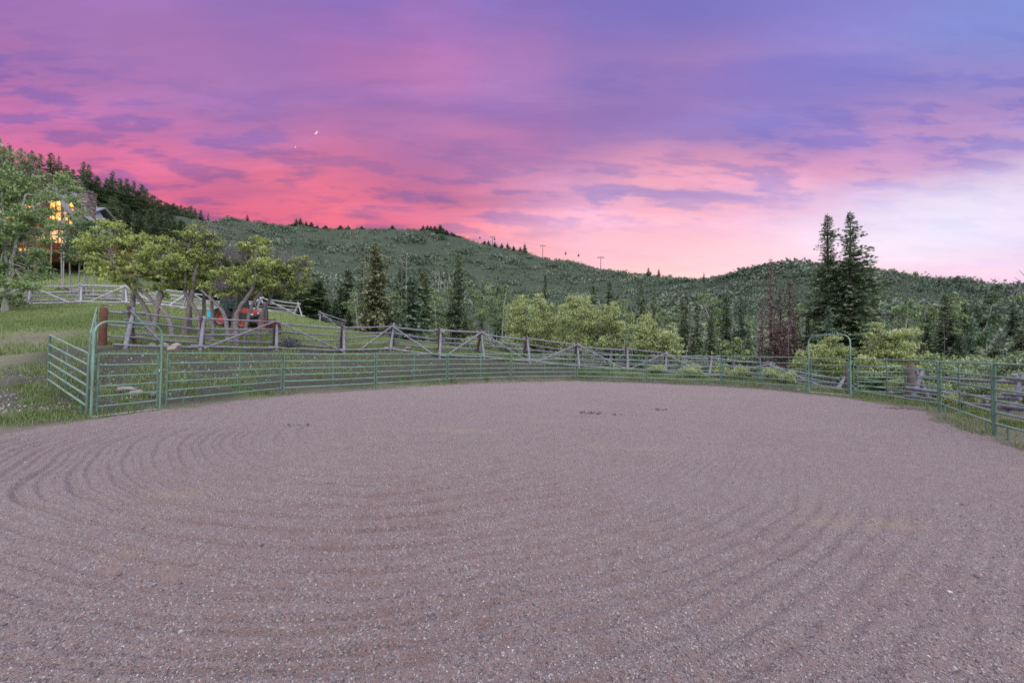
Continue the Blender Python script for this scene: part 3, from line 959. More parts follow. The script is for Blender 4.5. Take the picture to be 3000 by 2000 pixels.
    for (p, y, r_, k) in cl_px:
        c0 = at(p, y)
        a, rr = rng.uniform(0, 6.28, k), np.abs(rng.normal(0, r_ * .6, k))
        x_, y_ = c0[0] + np.cos(a) * rr, c0[1] + np.sin(a) * rr
        ok = arena_sd(x_, y_) > 0.1
        x_, y_, rr = x_[ok], y_[ok], rr[ok]
        put(x_, y_, (.06 + .16 * rng.uniform(0, 1, len(x_))) * np.exp(-(rr / r_) ** 2), wid=.010, lean=.6)
    tag(obj_of('grass', mesh_np('grass', np.concatenate(Vs), np.concatenate(Fs)), GRASS), 'green grass of the meadow and weeds round the ring', kind='stuff')


grow_grass()


# ------------------------------------------------------------------ green tube panels of the ring
GREEN = simple('green_paint', (.125, .215, .160), rough=.33, var=.22, scale=3.0, spec=.5)
GREEN_DK = simple('green_paint_end', (.075, .135, .100), rough=.42, var=.25, scale=4.0, spec=.5)
STEEL = simple('galvanised_steel', (.42, .43, .44), rough=.4, metal=.6, var=.2)
RAIL_Z = [1.0, .82, .645, .485, .325, .165]


def panel(name, label, A, B, H=1.52, stile=.5, group='green tube panels round the riding ring', cat='corral panel', r=.0225, feet=True):
    r *= 1.1
    A, B = np.asarray(A, float), np.asarray(B, float)
    o = (A + B) / 2
    root = empty(name, o, label, cat, group)
    d = B - A
    L = np.linalg.norm(d[:2])
    ux = d / L
    up = np.array([0, 0, 1.0])
    ins = .055
    a, b = A + ux * ins, B - ux * ins
    for q, sgn in ((a, 1), (b, -1)):
        g = G()
        g.tube([q + up * -.02, q + up * (H - .05), q + up * (H - .012) + ux * sgn * .012, ], r * 1.05, 10)
        # pin loops that couple it to the next panel
        for hz in (.35, 1.15):
            g.tube([q + up * hz, q + up * hz - ux * sgn * .035, q + up * (hz + .07) - ux * sgn * .035, q + up * (hz + .07)], .009, 6)
        g.build('end_post', GREEN_DK, root, o)
    for k, f in enumerate(RAIL_Z):
        G().tube([a + up * H * f, (a + b) / 2 + up * (H * f - .006 * rng.uniform(0, 1.5)), b + up * H * f], r, 10).build('rail', GREEN, root, o)
    if stile:
        q = A + d * stile
        g = G()
        g.box(q + up * (H * .583), (.055, .03, H * .835), math.atan2(d[1], d[0]) , .008)
        g.build('stile', GREEN_DK, root, o)
    if feet:
        for q in (a + ux * .45, b - ux * .45):
            g = G()
            g.tube([q + up * -.01, q + up * H * .165], r * .8, 8)
            g.tube([q + up * .0 - ux * .05, q + up * .0 + ux * .05], r * .7, 6)
            g.build('foot', GREEN_DK, root, o)
    return root


def flat3(q, z=0.0):
    return np.array([q[0], q[1], z])


JZ1 = [0, .0, .0, .03, .05, .05, .045, .05, .04]
JZ2 = [.04, 0, 0]
ORD1 = ['panel beside the left arched gate, first of the ring going round', 'panel below the buck fence under the tractor', 'panel below the tall buck in front of the meadow edge',
        'panel with dark mulch behind it, left of the farthest', 'panel at the far side where the mulch is darkest', 'panel at the far side just right of the mulch', 'panel before the yellow flowering weeds', 'panel just left of the arched gate by the tall firs']
for i in range(8):
    A, B = flat3(J1[i], JZ1[i]), flat3(J1[i + 1], JZ1[i + 1])
    panel('corral_panel', 'green six rail ' + ORD1[i], A, B, 1.52 if i < 2 else 1.55, .56 if i == 0 else .5)
J3 = np.array([8.35, 5.35, 0])
panel('corral_panel', 'green six rail panel right of the arched gate by the firs', flat3(J2[0], .04), flat3(J2[1]), 1.52, .46)
panel('corral_panel', 'green six rail panel second right of the arched gate by the firs', flat3(J2[1]), flat3(J2[2]), 1.50, .45)
panel('corral_panel', 'green six rail panel cut by the right edge, nearest of the ring', flat3(J2[2]), J3, 1.50, .37)
# the wing outside the left gate, and the panel tied back to the red post
wa, wb = on_flat(255, 1221), P(137, 1162, 11.7)
wb[2] = gz(wb[0], wb[1]) + .02
panel('corral_panel', 'green wing panel running back from the left arched gate into the weeds', flat3(wa), wb, 1.50, .5, group='loose green panels outside the ring')
e0 = np.array([ray(264, 1000)[0] * 12.0, 12.0, 0])
e1 = np.array([ray(280, 1000)[0] * 15.2, 15.2, 0])
e0[2], e1[2] = gz(*e0[:2]) + .05, gz(*e1[:2]) + .05
panel('corral_panel', 'green panel seen edge on, climbing the bank to the red post', e0, e1, 1.5, .5, group='loose green panels outside the ring')
f0 = np.array([ray(2506, 1000)[0] * 17.0, 17.0, .02])
f1 = np.array([ray(2655, 1000)[0] * 16.2, 16.2, .05])
panel('corral_panel', 'green panel swung out behind the ring toward the weathered gate post', f0, f1, 1.22, None, group='loose green panels outside the ring', feet=False)


def bow_gate(label, A, B, H, Hl=1.5):
    A, B = np.asarray(A, float), np.asarray(B, float)
    o = (A + B) / 2
    root = empty('bow_gate', o, label, 'gate', 'arched gates of the ring')
    d = B - A
    L = np.linalg.norm(d[:2])
    ux = d / L
    up = np.array([0, 0, 1.0])
    pts = [A, A + up * (H - .35)]
    for t in np.linspace(0, np.pi / 2, 7)[1:]:
        pts.append(A + up * (H - .35 + .33 * math.sin(t)) + ux * (.28 * (1 - math.cos(t))))
    pts.append((A + B) / 2 + up * H)
    for t in np.linspace(np.pi / 2, 0, 7)[:-1]:
        pts.append(B + up * (H - .35 + .33 * math.sin(t)) - ux * (.28 * (1 - math.cos(t))))
    pts += [B + up * (H - .35), B]
    G().tube(pts, .027, 12).build('arch', GREEN, root, o)
    a, b = A + ux * .11, B - ux * .075
    lv = G().tube([a + up * .14, a + up * Hl], .023, 10).tube([b + up * .10, b + up * Hl], .023, 10)
    leaf = lv.build('gate_frame', GREEN_DK, root, o)
    for f in RAIL_Z:
        G().tube([a + up * Hl * f, b + up * Hl * f], .0215, 10).build('rail', GREEN, root, o)
    g = G()
    for hz in (.42, 1.2):
        g.tube([A + up * hz, A + up * hz + ux * .11], .012, 6).tube([A + up * (hz - .05) + ux * .03, A + up * (hz + .05) + ux * .03], .018, 8)
    g.build('hinge', GREEN_DK, root, o)
    g = G().tube([b + up * 1.05 - ux * .06, b + up * 1.05 + ux * .1], .01, 6).box(b + up * 1.05 + ux * .02, (.03, .06, .08), math.atan2(d[1], d[0]), .005)
    g.build('latch', STEEL, root, o)
    G().tube([A + up * .015, B + up * .015], .02, 8).build('threshold_bar', STEEL, root, o)


bow_gate('green arched walk through gate at the left end of the ring', flat3(GATE_L), flat3(on_flat(467, 1199)), 2.30)
bow_gate('green arched walk through gate below the tall twin firs', flat3(on_flat(2370, 1151), .04), flat3(on_flat(2493, 1162.5), .04), 2.52, 1.5)
g = G().box((0, 0, 0), (.07, .012, .16), math.atan2(2, -3), .003)
_gt = (e0[0] + .02, 11.95, e0[2] + .75)
pl = g.shift(_gt).build('gate_tag', simple('white_plastic', (.7, .7, .68), var=.05), None, _gt)
tag(pl, 'small white tag fixed to the edge on green panel', 'tag')


# ------------------------------------------------------------------ weathered timber
def wood_mat(name, lo, mid, hi):
    m, nt, bs, _ = material(name)
    f = noise(nt, 7, 6, .65, stretch=(1, 1, 1))
    f2 = noise(nt, 60, 3, .6)
    c = mixc(nt, .35, ramp(nt, f, [(.3, lo), (.5, mid), (.72, hi)]), ramp(nt, f2, [(.3, lo), (.7, hi)]))
    nt.links.new(c, bs.inputs['Base Color'])
    bs.inputs['Roughness'].default_value = .85
    bs.inputs['Specular IOR Level'].default_value = .2
    bump(nt, bs, f2, .5, .01)
    return m


GREY_WOOD = wood_mat('weathered_grey_pole', (.080, .080, .092), (.155, .156, .182), (.25, .25, .285))
PALE_WOOD = wood_mat('silvered_pole', (.22, .22, .24), (.34, .34, .37), (.46, .46, .50))
BARK_WOOD = wood_mat('brown_bark_pole', (.035, .025, .02), (.085, .058, .045), (.15, .115, .10))
RED_WOOD = wood_mat('red_stained_post', (.05, .024, .018), (.105, .045, .034), (.16, .08, .06))
BROWN_POST = wood_mat('brown_gate_post', (.05, .04, .04), (.10, .075, .068), (.17, .14, .135))


def pole(g, a, b, r0, r1, sag=0.0, n=9, k=6):
    a, b = np.asarray(a, float), np.asarray(b, float)
    t = np.linspace(0, 1, k)
    L = np.linalg.norm(b - a)
    pts = a + (b - a) * t[:, None]
    pts[:, 2] -= sag * 4 * t * (1 - t)
    pts += rng.normal(0, .006 * L / 4, pts.shape)
    g.tube(pts, np.linspace(r0, r1, k) * rng.uniform(.94, 1.06, k), n)
    return g


def buck_fence(name, label, spots, h, wood, legwood, brace_at, spread=.52, twist=0.0, fr=1, group=None, rails=(.97, .70, .47, .24), rr=.05, low_front=True, mixed_legs=True):
    """Buck and rail fence: crossed legs at each spot, rails laid between them. spots: (photograph x, metres ahead)."""
    B = [at(px, Y) for px, Y in spots]
    o = B[len(B) // 2].copy()
    root = empty(name, o, label, 'fence', group)
    n = len(B)
    perp = []
    for i in range(n):
        d = B[min(i + 1, n - 1)] - B[max(i - 1, 0)]
        d = d[:2] / np.linalg.norm(d[:2])
        p = np.array([d[1], -d[0]])
        if p[1] > 0:
            p = -p
        tw = twist if np.isscalar(twist) else twist[i]
        c, s = math.cos(tw), math.sin(tw)
        perp.append(np.array([p[0] * c - p[1] * s, p[0] * s + p[1] * c, 0]))
    up = np.array([0, 0, 1.0])
    tops = []
    for i in range(n):
        hh = (h if np.isscalar(h) else h[i]) * rng.uniform(.97, 1.04)
        pp = perp[i]
        for sgn in (1, -1):
            foot = B[i] + pp * spread * sgn
            foot[2] = gz(foot[0], foot[1]) - .06
            top = B[i] - pp * .10 * sgn + up * (hh + .08 + .12 * rng.uniform(0, 1))
            side = np.array([-pp[1], pp[0], 0]) * .045 * sgn
            g = G()
            pole(g, foot + side, top + side, .085 if sgn > 0 else .075, .06, 0, 10, 5)
            g.build('leg', legwood if (mixed_legs and sgn < 0) else wood, root, o)
        tops.append(hh)
    for i in range(n - 1):
        a, b = B[i], B[i + 1]
        d = (b - a)
        L = np.linalg.norm(d)
        u = d / L
        for j, f in enumerate(rails):
            def att(q, pp, hh):
                z = hh * f
                off = 0.0 if j == 0 else -(spread * (1 - f / .9) + .10)
                w = q + pp * off
                w[2] = q[2] + z + (.03 if j == 0 else 0)
                return w
            ra, rb = att(a, perp[i], tops[i]), att(b, perp[i + 1], tops[i + 1])
            lift = .045 * (1 if i % 2 else -1)
            ja, jb = rng.normal(0, .05, 2) * (0 if j == 0 else 1)
            ra[2] += ja + lift
            rb[2] += jb + lift
            g = G()
            big = rng.uniform(.85, 1.15) * rr
            r0, r1 = (big * 1.1, big * .82) if (i + j) % 2 else (big * .82, big * 1.1)
            pole(g, ra - u * .28, rb + u * .28, r0, r1, rng.uniform(.0, .07) if j < 2 else rng.uniform(-.02, .03))
            g.build('rail', wood, root, o)
        if low_front:
            fa = a + perp[i] * spread * 1.02
            fb = b + perp[i + 1] * spread * 1.02
            fa[2], fb[2] = gz(*fa[:2]) + .13 + .05 * (i % 2), gz(*fb[:2]) + .13 - .03 * (i % 2)
            pole(G(), fa - u * .3, fb + u * .3, rr * 1.15, rr * .95, .03).build('rail', wood, root, o)
        for (k, t) in brace_at:
            if k == i:                     # brace from the top of one buck down to the foot of its neighbour
                s_, e_ = (i, i + 1) if t > 0 else (i + 1, i)
                top = B[s_] + perp[s_] * .12 + up * (tops[s_] + .02)
                ft = B[s_] + (B[e_] - B[s_]) * abs(t) + perp[s_] * (spread + .05)
                ft[2] = gz(*ft[:2]) + .10
                pole(G(), top, ft, rr * .95, rr * .85, 0).build('brace', wood, root, o)
    return root, B, tops


LOW = [(380, 16.0), (590, 18.3), (806, 20.9), (1003, 23.1), (1149, 23.9), (1288, 23.4), (1408, 24.8), (1543, 26.1), (1690, 27.2), (1836, 27.0), (1950, 26.3), (2082, 25.1), (2254, 22.9), (2470, 19.2)]
buck_fence('buck_rail_fence', 'long weathered grey buck and rail fence along the bank behind the ring', LOW, [1.32] * 9 + [1.3, 1.18, 1.05, .88, .5], GREY_WOOD, BARK_WOOD,
           [(0, .52), (1, -.95), (2, .97), (3, -.6), (4, .92), (5, -.95), (6, .95), (7, -.85), (8, .9), (9, -.9), (10, .9), (11, -.8), (12, .8)], twist=[-.75, -.6, -.3] + [-.06] * 11)


def post(name, label, base, h, r, mat, lean=(0, 0)):
    b = np.asarray(base, float)
    g = G()
    z = np.array([-.2, .0, h * .3, h * .7, h - .03, h])
    pts = np.stack([lean[0] * z, lean[1] * z, z], -1) + rng.normal(0, .004, (6, 3))
    g.tube(pts, np.array([r, r, r * .98, r * .96, r * .95, r * .86]), 14)
    return tag(g.shift(b).build(name, mat, None, b), label, 'post')


p0 = at(299, 15.8)
post('gate_post', 'thick red stained log post at the left end of the buck fence', p0, 1.42, .125, RED_WOOD)
# short rails tying the first buck to the red post
root = empty('fence_rails', p0 + np.array([.6, 0, 0]), 'three short grey rails between the red post and the first buck', 'fence')
b1 = at(380, 16.0)
for f0, f1, r in ((1.30, 1.30, .05), (.80, .72, .045), (.36, .34, .04)):
    a, b = p0 + np.array([.05, .12, f0]), b1 + np.array([.35, .25, f1])
    pole(G(), a, b, r, r * .9, .01).build('rail', GREY_WOOD, root, np.array(root.location))
pg = at(2484, 17.9)
post('gate_post', 'brown post standing behind the arched gate by the firs', pg, 1.35, .12, BROWN_POST)
pr = at(2668, 16.0)
post('gate_post', 'thick grey brown post behind the panels right of the arched gate', pr, 1.32, .14, BROWN_POST)
buck_fence('buck_rail_fence', 'low grey buck and rail fence at the right running toward the camera', [(2692, 15.4), (2985, 11.8), (3320, 8.9)], 1.0, GREY_WOOD, GREY_WOOD, [], twist=.4, rails=(.93, .52, .22), rr=.052, low_front=False)
UP = [(-130, 33), (2, 33.6), (78, 34.2), (228, 35.5), (358, 36.8), (490, 38.5), (545, 39.5), (640, 42.0), (740, 45), (850, 48.5)]
UP = [(-160, 33), (-60, 33.6), (78, 34.2), (228, 35.2), (358, 36.2), (455, 37.6), (545, 39.2), (650, 42.0), (760, 45.5), (870, 49.5)]
buck_fence('buck_rail_fence', 'silvery buck and rail fence crossing the upper meadow below the log house', UP, 1.5, PALE_WOOD, PALE_WOOD,
           [(1, -.9), (2, .8), (3, -.8), (4, .9), (5, -.8), (6, .8), (7, -.8), (8, .8)], twist=.5, rr=.075, low_front=True, mixed_legs=False)
DOWN = [(935, 50.5), (1010, 50), (1075, 49), (1128, 47.5), (1190, 44.5)]
buck_fence('buck_rail_fence', 'far dark buck and rail fence at the foot of the conifers', DOWN, 1.3, GREY_WOOD, GREY_WOOD, [(0, .8), (1, -.8), (2, .8), (3, -.8)], twist=.5, rr=.06)


# ------------------------------------------------------------------ stones
ROCK_TAN = stone_mat('sandstone_rock', [(0, (.15, .12, .10)), (.5, (.20, .165, .14)), (1, (.25, .22, .195))])
ROCK_PALE = stone_mat('pale_rock', [(0, (.16, .14, .13)), (.5, (.19, .17, .16)), (1, (.22, .20, .195))])


def rock(label, c, s, mat, rz=0.0, group=None):
    import bmesh
    bm = bmesh.new()
    bmesh.ops.create_icosphere(bm, subdivisions=3, radius=1)
    q = np.array([v.co[:] for v in bm.verts])
    k = rng.uniform(0, 100)
    nrm = rng.normal(0, 1, (9, 3))
    nrm /= np.linalg.norm(nrm, axis=1)[:, None]
    for w in nrm:                                   # flat broken faces
        dd = q @ w - rng.uniform(.55, .85)
        q = q - np.clip(dd, 0, None)[:, None] * w * .9
    q *= 1 + (fbm(q[:, 0] * 2 + k, q[:, 1] * 2 + q[:, 2] * 1.7, 3, 5) * .35)[:, None]
    q = q * np.array(s) / 2
    for v, w in zip(bm.verts, q):
        v.co = w
    me = bpy.data.meshes.new('rock')
    bm.to_mesh(me)
    bm.free()
    o = obj_of('rock', me, mat, None, (c[0], c[1], c[2] + s[2] * .28))
    o.rotation_euler = (rng.uniform(-.2, .2), rng.uniform(-.2, .2), rz)
    return tag(o, label, 'rock', group)


def rock_at(label, px, Y, s, mat, group=None):
    c = at(px, Y)
    return rock(label, c, s, mat, rng.uniform(0, 6), group)


rock_at('large pale flat rock behind the left arched gate', 378, 12.05, (.5, .42, .22), ROCK_PALE)
rock_at('squat pale rock beside the flat rock at the left gate', 404, 11.9, (.36, .34, .24), ROCK_PALE)
rock_at('small pale pointed rock behind the left gate near its latch', 453, 12.0, (.2, .2, .2), ROCK_PALE)
rock_at('low tan rock in the weeds under the gate rails', 345, 12.2, (.4, .3, .16), ROCK_PALE)
rock_at('tan boulder under the brace of the first buck', 511, 16.5, (.55, .45, .42), ROCK_TAN)
rock_at('tan rock left of the boulder under the buck fence', 478, 16.8, (.4, .3, .26), ROCK_TAN)
rock_at('small tan rock beneath the low rail of the buck fence', 446, 16.6, (.24, .2, .16), ROCK_TAN)
rock_at('tan rock by the second buck under the fence rails', 640, 18.7, (.45, .35, .22), ROCK_TAN)
rock_at('round tan rock under the fence near the second buck', 630, 18.9, (.3, .3, .24), ROCK_TAN)
rock_at('pale rock on the bank crest below the fourth bay', 1195, 23.5, (.5, .4, .3), ROCK_PALE)
rock_at('pale rock at the foot of the tall grass on the bank', 1185, 23.0, (.38, .3, .2), ROCK_PALE)
rock_at('big tan boulder at the left under the silvery fence', 22, 32.2, (1.5, 1.1, .85), ROCK_TAN)
rock_at('tan boulder cut by the left edge below the silvery fence', -12, 32.0, (1.1, .9, .7), ROCK_TAN)
for lab, px, Y, s in [('long tan outcrop slab above the silvery fence', 205, 40.5, (1.8, .9, .55)), ('large tan outcrop block among the aspen trunks', 232, 39.5, (1.7, 1.1, .95)), ('tan slab leaning beside the aspen trunks', 250, 39.0, (1.1, .8, .6)),
                      ('low tan slab at the upper end of the outcrop', 172, 41.5, (1.6, .8, .4)), ('small tan slab uppermost in the outcrop', 157, 42.5, (1.0, .6, .3)), ('tan block below the outcrop at the fence', 262, 38.2, (.8, .6, .4)),
                      ('tan rock under the silvery fence rails', 315, 37.2, (1.0, .7, .6)), ('broad tan rock behind the silvery fence', 290, 38.0, (1.3, .8, .4)),
                      ('pale boulder in the meadow between the oak trunks', 502, 36.6, (.8, .5, .42)), ('tan stone beside the pale meadow boulder', 528, 37.0, (.45, .35, .32)),
                      ('small pale stone in the meadow below the silvery fence', 318, 33.5, (.4, .3, .2)), ('flat pale stone in the upper meadow grass', 300, 34.0, (.5, .4, .2))]:
    rock_at(lab, px, Y, s, ROCK_TAN)


# ------------------------------------------------------------------ dung in the ring
DUNG = simple('dry_dung', (.085, .068, .055), rough=.95, var=.4, scale=30, bmp=.8)


def dung(label, px, py, n, r):
    c = on_flat(px, py)
    g = G()
    V0, F0 = ico()
    for _ in range(n):
        a, q = rng.uniform(0, 6.28), r * math.sqrt(rng.uniform(0, 1))
        x, y = c[0] + math.cos(a) * q * 1.6, c[1] + math.sin(a) * q
        z = float(arena_z(np.array([x]), np.array([y]))[0])
        s = rng.uniform(.012, .03)
        g.add(V0 * (1 + rng.uniform(-.25, .25, (len(V0), 1))) * [s * 1.3, s, s * .8] + [x, y, z + s * .5], F0)
    tag(g.build('dung_pile', DUNG, None, (c[0], c[1], 0)), label, 'dung', 'dung in the ring')


dung('broad dark dung pile near the middle of the ring', 1738, 1213, 34, .26)
dung('small dark dung pile right of the broad one', 1808, 1216, 9, .10)
dung('dark dung pile farther right past the middle of the ring', 1936, 1204, 14, .15)
dung('flattened dung beside the panel right of the arched gate', 2632, 1200, 26, .25)
dung('scattered droppings far left in the ring', 868, 1252, 10, .2)


# ------------------------------------------------------------------ tractor with snow blower
ORANGE = simple('orange_red_paint', (.25, .032, .02), rough=.35, var=.12, spec=.5)
BLACKP = simple('black_plastic', (.022, .022, .025), rough=.5, var=.2)
RUBBER = simple('tyre_rubber', (.018, .018, .02), rough=.85, var=.3, scale=20)
GREYM = simple('grey_casting', (.10, .10, .105), rough=.55, var=.2)
CHROME = simple('light_grey_decal', (.5, .5, .52), rough=.4, var=.05)
LAMP = simple('lamp_lens', (.75, .75, .72), rough=.15, var=.05)
GLASS, _nt, _bs, _ = material('tinted_cab_glass')
_bs.inputs['Base Color'].default_value = (.07, .15, .135, 1)
_bs.inputs['Roughness'].default_value = .06
_bs.inputs['Transmission Weight'].default_value = .75
_bs.inputs['IOR'].default_value = 1.05


def lathe(g, prof, c, axis, n=32):
    """Ring of revolution: prof is (radius, along) about the horizontal axis direction."""
    a = np.asarray(axis, float)
    u, v = frame_of(a)
    c = np.asarray(c, float)
    t = np.linspace(0, 2 * np.pi, n, endpoint=False)
    V = np.concatenate([c + a * s + r_ * (np.cos(t)[:, None] * u + np.sin(t)[:, None] * v) for r_, s in prof])
    m = len(prof)
    Fs = [(i * n + j, i * n + (j + 1) % n, ((i + 1) % m) * n + (j + 1) % n, ((i + 1) % m) * n + j) for i in range(m) for j in range(n)]
    return g.add(V, Fs)


def tractor():
    Yt = 30.6
    base = at(716, Yt)
    zr = min(at(645, Yt)[2], at(770, Yt)[2])
    root = empty('tractor', (base[0], base[1], at(716, Yt)[2] + .02), 'orange compact tractor with a snow blower parked behind the oak trunks', 'tractor')
    sl = (at(770, Yt)[2] - at(645, Yt)[2]) / (at(770, Yt)[0] - at(645, Yt)[0])
    root.rotation_euler = (0, -math.atan(sl), R(-10))
    # local: x forward (to the right), y away, z up
    def wheel(x, y, r, w, name='wheel'):
        wr = empty(name, (x, y, r))
        wr.parent = root
        g = G()
        lathe(g, [(r * .60, -w * .42), (r * .86, -w * .5), (r * .96, -w * .36), (r * .97, w * .36), (r * .86, w * .5), (r * .60, w * .42)], (0, 0, 0), (0, 1, 0), 36)
        for k in range(18):
            for s in (-1, 1):
                a = 2 * np.pi * (k + .5 * (s > 0)) / 18
                p = np.array([math.cos(a) * r * .97, s * w * .24, math.sin(a) * r * .97])
                q = np.array([math.cos(a + .16) * r * .97, s * w * .48, math.sin(a + .16) * r * .97])
                e = np.array([math.cos(a), 0, math.sin(a)]) * r * .05
                g.tube([p * [1, .1, 1], (p + q) / 2, q], [r * .045] * 3, 4)
        g.build('tyre', RUBBER, wr)
        g = G()
        lathe(g, [(r * .60, -w * .40), (r * .50, -w * .34), (r * .46, -w * .1), (r * .16, -w * .06), (r * .14, -w * .16), (.01, -w * .16), (.01, w * .1), (r * .5, w * .1), (r * .60, w * .40)], (0, 0, 0), (0, 1, 0), 32)
        for k in range(8):
            a = k * np.pi / 4
            g.tube([(math.cos(a) * r * .31, -w * .13, math.sin(a) * r * .31), (math.cos(a) * r * .31, -w * .06, math.sin(a) * r * .31)], r * .055, 8)
        g.build('rim', ORANGE, wr)
    wheel(-1.42, -.62, .70, .42)
    wheel(-1.42, .62, .70, .42)
    wheel(.32, -.56, .44, .28)
    wheel(.32, .56, .44, .28)
    g = G().box((-.9, 0, .72), (1.6, .5, .42), 0, .06).box((.35, 0, .66), (1.5, .34, .30), 0, .05).tube([(-1.42, -.5, .70), (-1.42, .5, .70)], .13, 10).tube([(.32, -.5, .44), (.32, .5, .44)], .08, 8).box((.32, 0, .52), (.24, .3, .3), 0, .03)
    g.build('chassis', GREYM, root)
    hood = G().prism([(-.30, -.36, 1.06), (.95, -.33, 1.02), (1.12, -.30, 1.10), (1.10, -.30, 1.30), (.92, -.32, 1.44), (.1, -.36, 1.56), (-.30, -.36, 1.58)], (0, .70, 0))
    hood.build('hood', ORANGE, root)
    g = G().box((.36, -.352, 1.02), (1.30, .03, .36), 0, .012).box((.36, .352, 1.02), (1.30, .03, .36), 0, .012).box((.38, 0, .98), (1.46, .62, .26), 0, .05)
    side = g.build('side_panel', BLACKP, root)
    g = G().box((1.14, 0, 1.06), (.10, .58, .46), 0, .04)
    grille = g.build('grille', BLACKP, root)
    for s in (-1, 1):
        G().box((1.20, s * .17, 1.20), (.03, .18, .09), 0, .02).build('headlight', LAMP, root)
    G().box((.78, -.371, 1.10), (.36, .008, .09), 0, .003).build('decal', CHROME, side)
    G().tube([(.55, .30, 1.4), (.55, .30, 1.95), (.60, .30, 2.02)], .035, 8).build('exhaust', BLACKP, root)
    # rear wings, cab frame, glass, roof
    for s in (-1, 1):
        a = np.linspace(.15, math.pi * .78, 9)
        poly = [(-1.42 + .80 * math.cos(t), 0, .70 + .80 * math.sin(t)) for t in a] + [(-1.42 + .74 * math.cos(t), 0, .70 + .74 * math.sin(t)) for t in a[::-1]]
        G().prism([(x, s * .62 - .23, z) for x, _, z in poly], (0, .46, 0)).build('fender', BLACKP, root)
    g = G()
    for s in (-1, 1):
        g.tube([(-.38, s * .58, .80), (-.30, s * .58, 1.55), (-.46, s * .55, 2.36)], .035, 8)
        g.tube([(-1.12, s * .60, 1.30), (-1.10, s * .57, 2.36)], .035, 8)
        g.tube([(-1.82, s * .58, 1.35), (-1.72, s * .55, 2.36)], .035, 8)
        g.tube([(-.46, s * .55, 2.36), (-1.72, s * .55, 2.36)], .035, 8).tube([(-.30, s * .58, 1.52), (-1.85, s * .58, 1.38)], .03, 8)
    g.tube([(-.46, -.55, 2.36), (-.46, .55, 2.36)], .035, 8).tube([(-1.72, -.55, 2.36), (-1.72, .55, 2.36)], .035, 8)
    cab = g.build('cab_frame', BLACKP, root)
    g = G()
    for s in (-1, 1):
        g.prism([(-.33, s * .575, 1.56), (-.48, s * .55, 2.33), (-1.08, s * .565, 2.33), (-1.10, s * .59, 1.46)], (0, .012, 0))
        g.prism([(-1.14, s * .59, 1.46), (-1.12, s * .565, 2.33), (-1.70, s * .55, 2.33), (-1.80, s * .575, 1.42)], (0, .012, 0))
    g.prism([(-.32, -.54, 1.56), (-.32, .54, 1.56), (-.47, .52, 2.33), (-.47, -.52, 2.33)], (.012, 0, 0))
    g.build('window', GLASS, root)
    G().box((-1.09, 0, 2.46), (1.62, 1.28, .12), 0, .05).build('roof', simple('dusty_red_roof', (.16, .05, .04), rough=.6, var=.3), root)
    g = G().box((-1.25, 0, 1.22), (.5, .5, .14), 0, .05).box((-1.48, 0, 1.55), (.14, .48, .6), 0, .05)
    g.build('seat', BLACKP, root)
    g = G()
    lathe(g, [(.19, -.012), (.21, 0), (.19, .012), (.17, 0)], (-.72, 0, 1.62), (-.5, 0, .87), 20)
    g.tube([(-.72, 0, 1.62), (-.55, 0, 1.3)], .02, 6)
    g.build('steering_wheel', BLACKP, root)
    for s in (-1, 1):
        g = G().tube([(-.4, s * .6, 1.9), (-.3, s * .85, 1.95)], .012, 6).box((-.3, s * .92, 1.95), (.04, .16, .24), 0, .015)
        g.build('mirror', BLACKP, root)
    # snow blower on the front
    bl = G()
    bl.prism([(1.82, -.85, .08), (2.42, -.85, .08), (2.42, -.85, .18), (2.12, -.85, .80), (1.82, -.85, .80)], (0, .035, 0))
    bl.prism([(1.82, .815, .08), (2.42, .815, .08), (2.42, .815, .18), (2.12, .815, .80), (1.82, .815, .80)], (0, .035, 0))
    bl.box((1.81, 0, .42), (.04, 1.66, .68), 0, .01).box((1.98, 0, .79), (.34, 1.66, .04), 0, .01).box((1.62, 0, .46), (.34, .5, .5), 0, .04)
    blower = bl.build('snow_blower', ORANGE, root)
    g = G().tube([(2.15, -.8, .38), (2.15, .8, .38)], .05, 8)
    th = np.linspace(0, 8 * np.pi, 90)
    g.tube(np.stack([2.15 + .22 * np.cos(th), np.linspace(-.78, .78, 90), .38 + .22 * np.sin(th)], -1), .025, 5)
    g.build('auger', BLACKP, blower)
    ch = [(1.72, 0, .72), (1.70, 0, 1.05), (1.66, 0, 1.45), (1.52, -.02, 1.82), (1.40, -.03, 1.98)]
    G().tube(ch, [.17, .15, .14, .13, .12], 12).build('discharge_chute', BLACKP, root)
    g = G().tube([(1.1, -.22, .45), (1.7, -.22, .38)], .05, 8).tube([(1.1, .22, .45), (1.7, .22, .38)], .05, 8)
    g.build('push_frame', BLACKP, root)
    g = G().tube([(1.0, -.2, .9), (1.3, -.24, 1.02), (1.42, -.25, .86), (1.55, -.22, .95), (1.68, -.18, .8)], .018, 6)
    g.build('hydraulic_hose', BLACKP, root)


tractor()
q = at(612.5, 34.5)
g = G()
g.prism([(-.15, -.15, 0), (.15, -.15, 0), (.15, .15, 0), (-.15, .15, 0)], (0, 0, .48))
g.box((0, 0, .49), (.34, .34, .05), 0, .01)
g.tube([(-.14, -.16, .44), (-.1, -.22, .3), (.1, -.22, .3), (.14, -.16, .44)], .008, 5)
q = q + np.array([0, 0, .12])
tag(g.shift(q).build('feed_tub', simple('blue_plastic', (.02, .36, .55), rough=.4, var=.08), None, q), 'bright blue plastic tub in the grass behind the oak trunks', 'tub')


# ------------------------------------------------------------------ log house on the hill
LOG = wood_mat('log_wall_wood', (.12, .055, .03), (.22, .10, .05), (.30, .15, .08))
SLATE = simple('grey_roofing', (.16, .175, .20), rough=.7, var=.25, scale=9)
CHIM = None


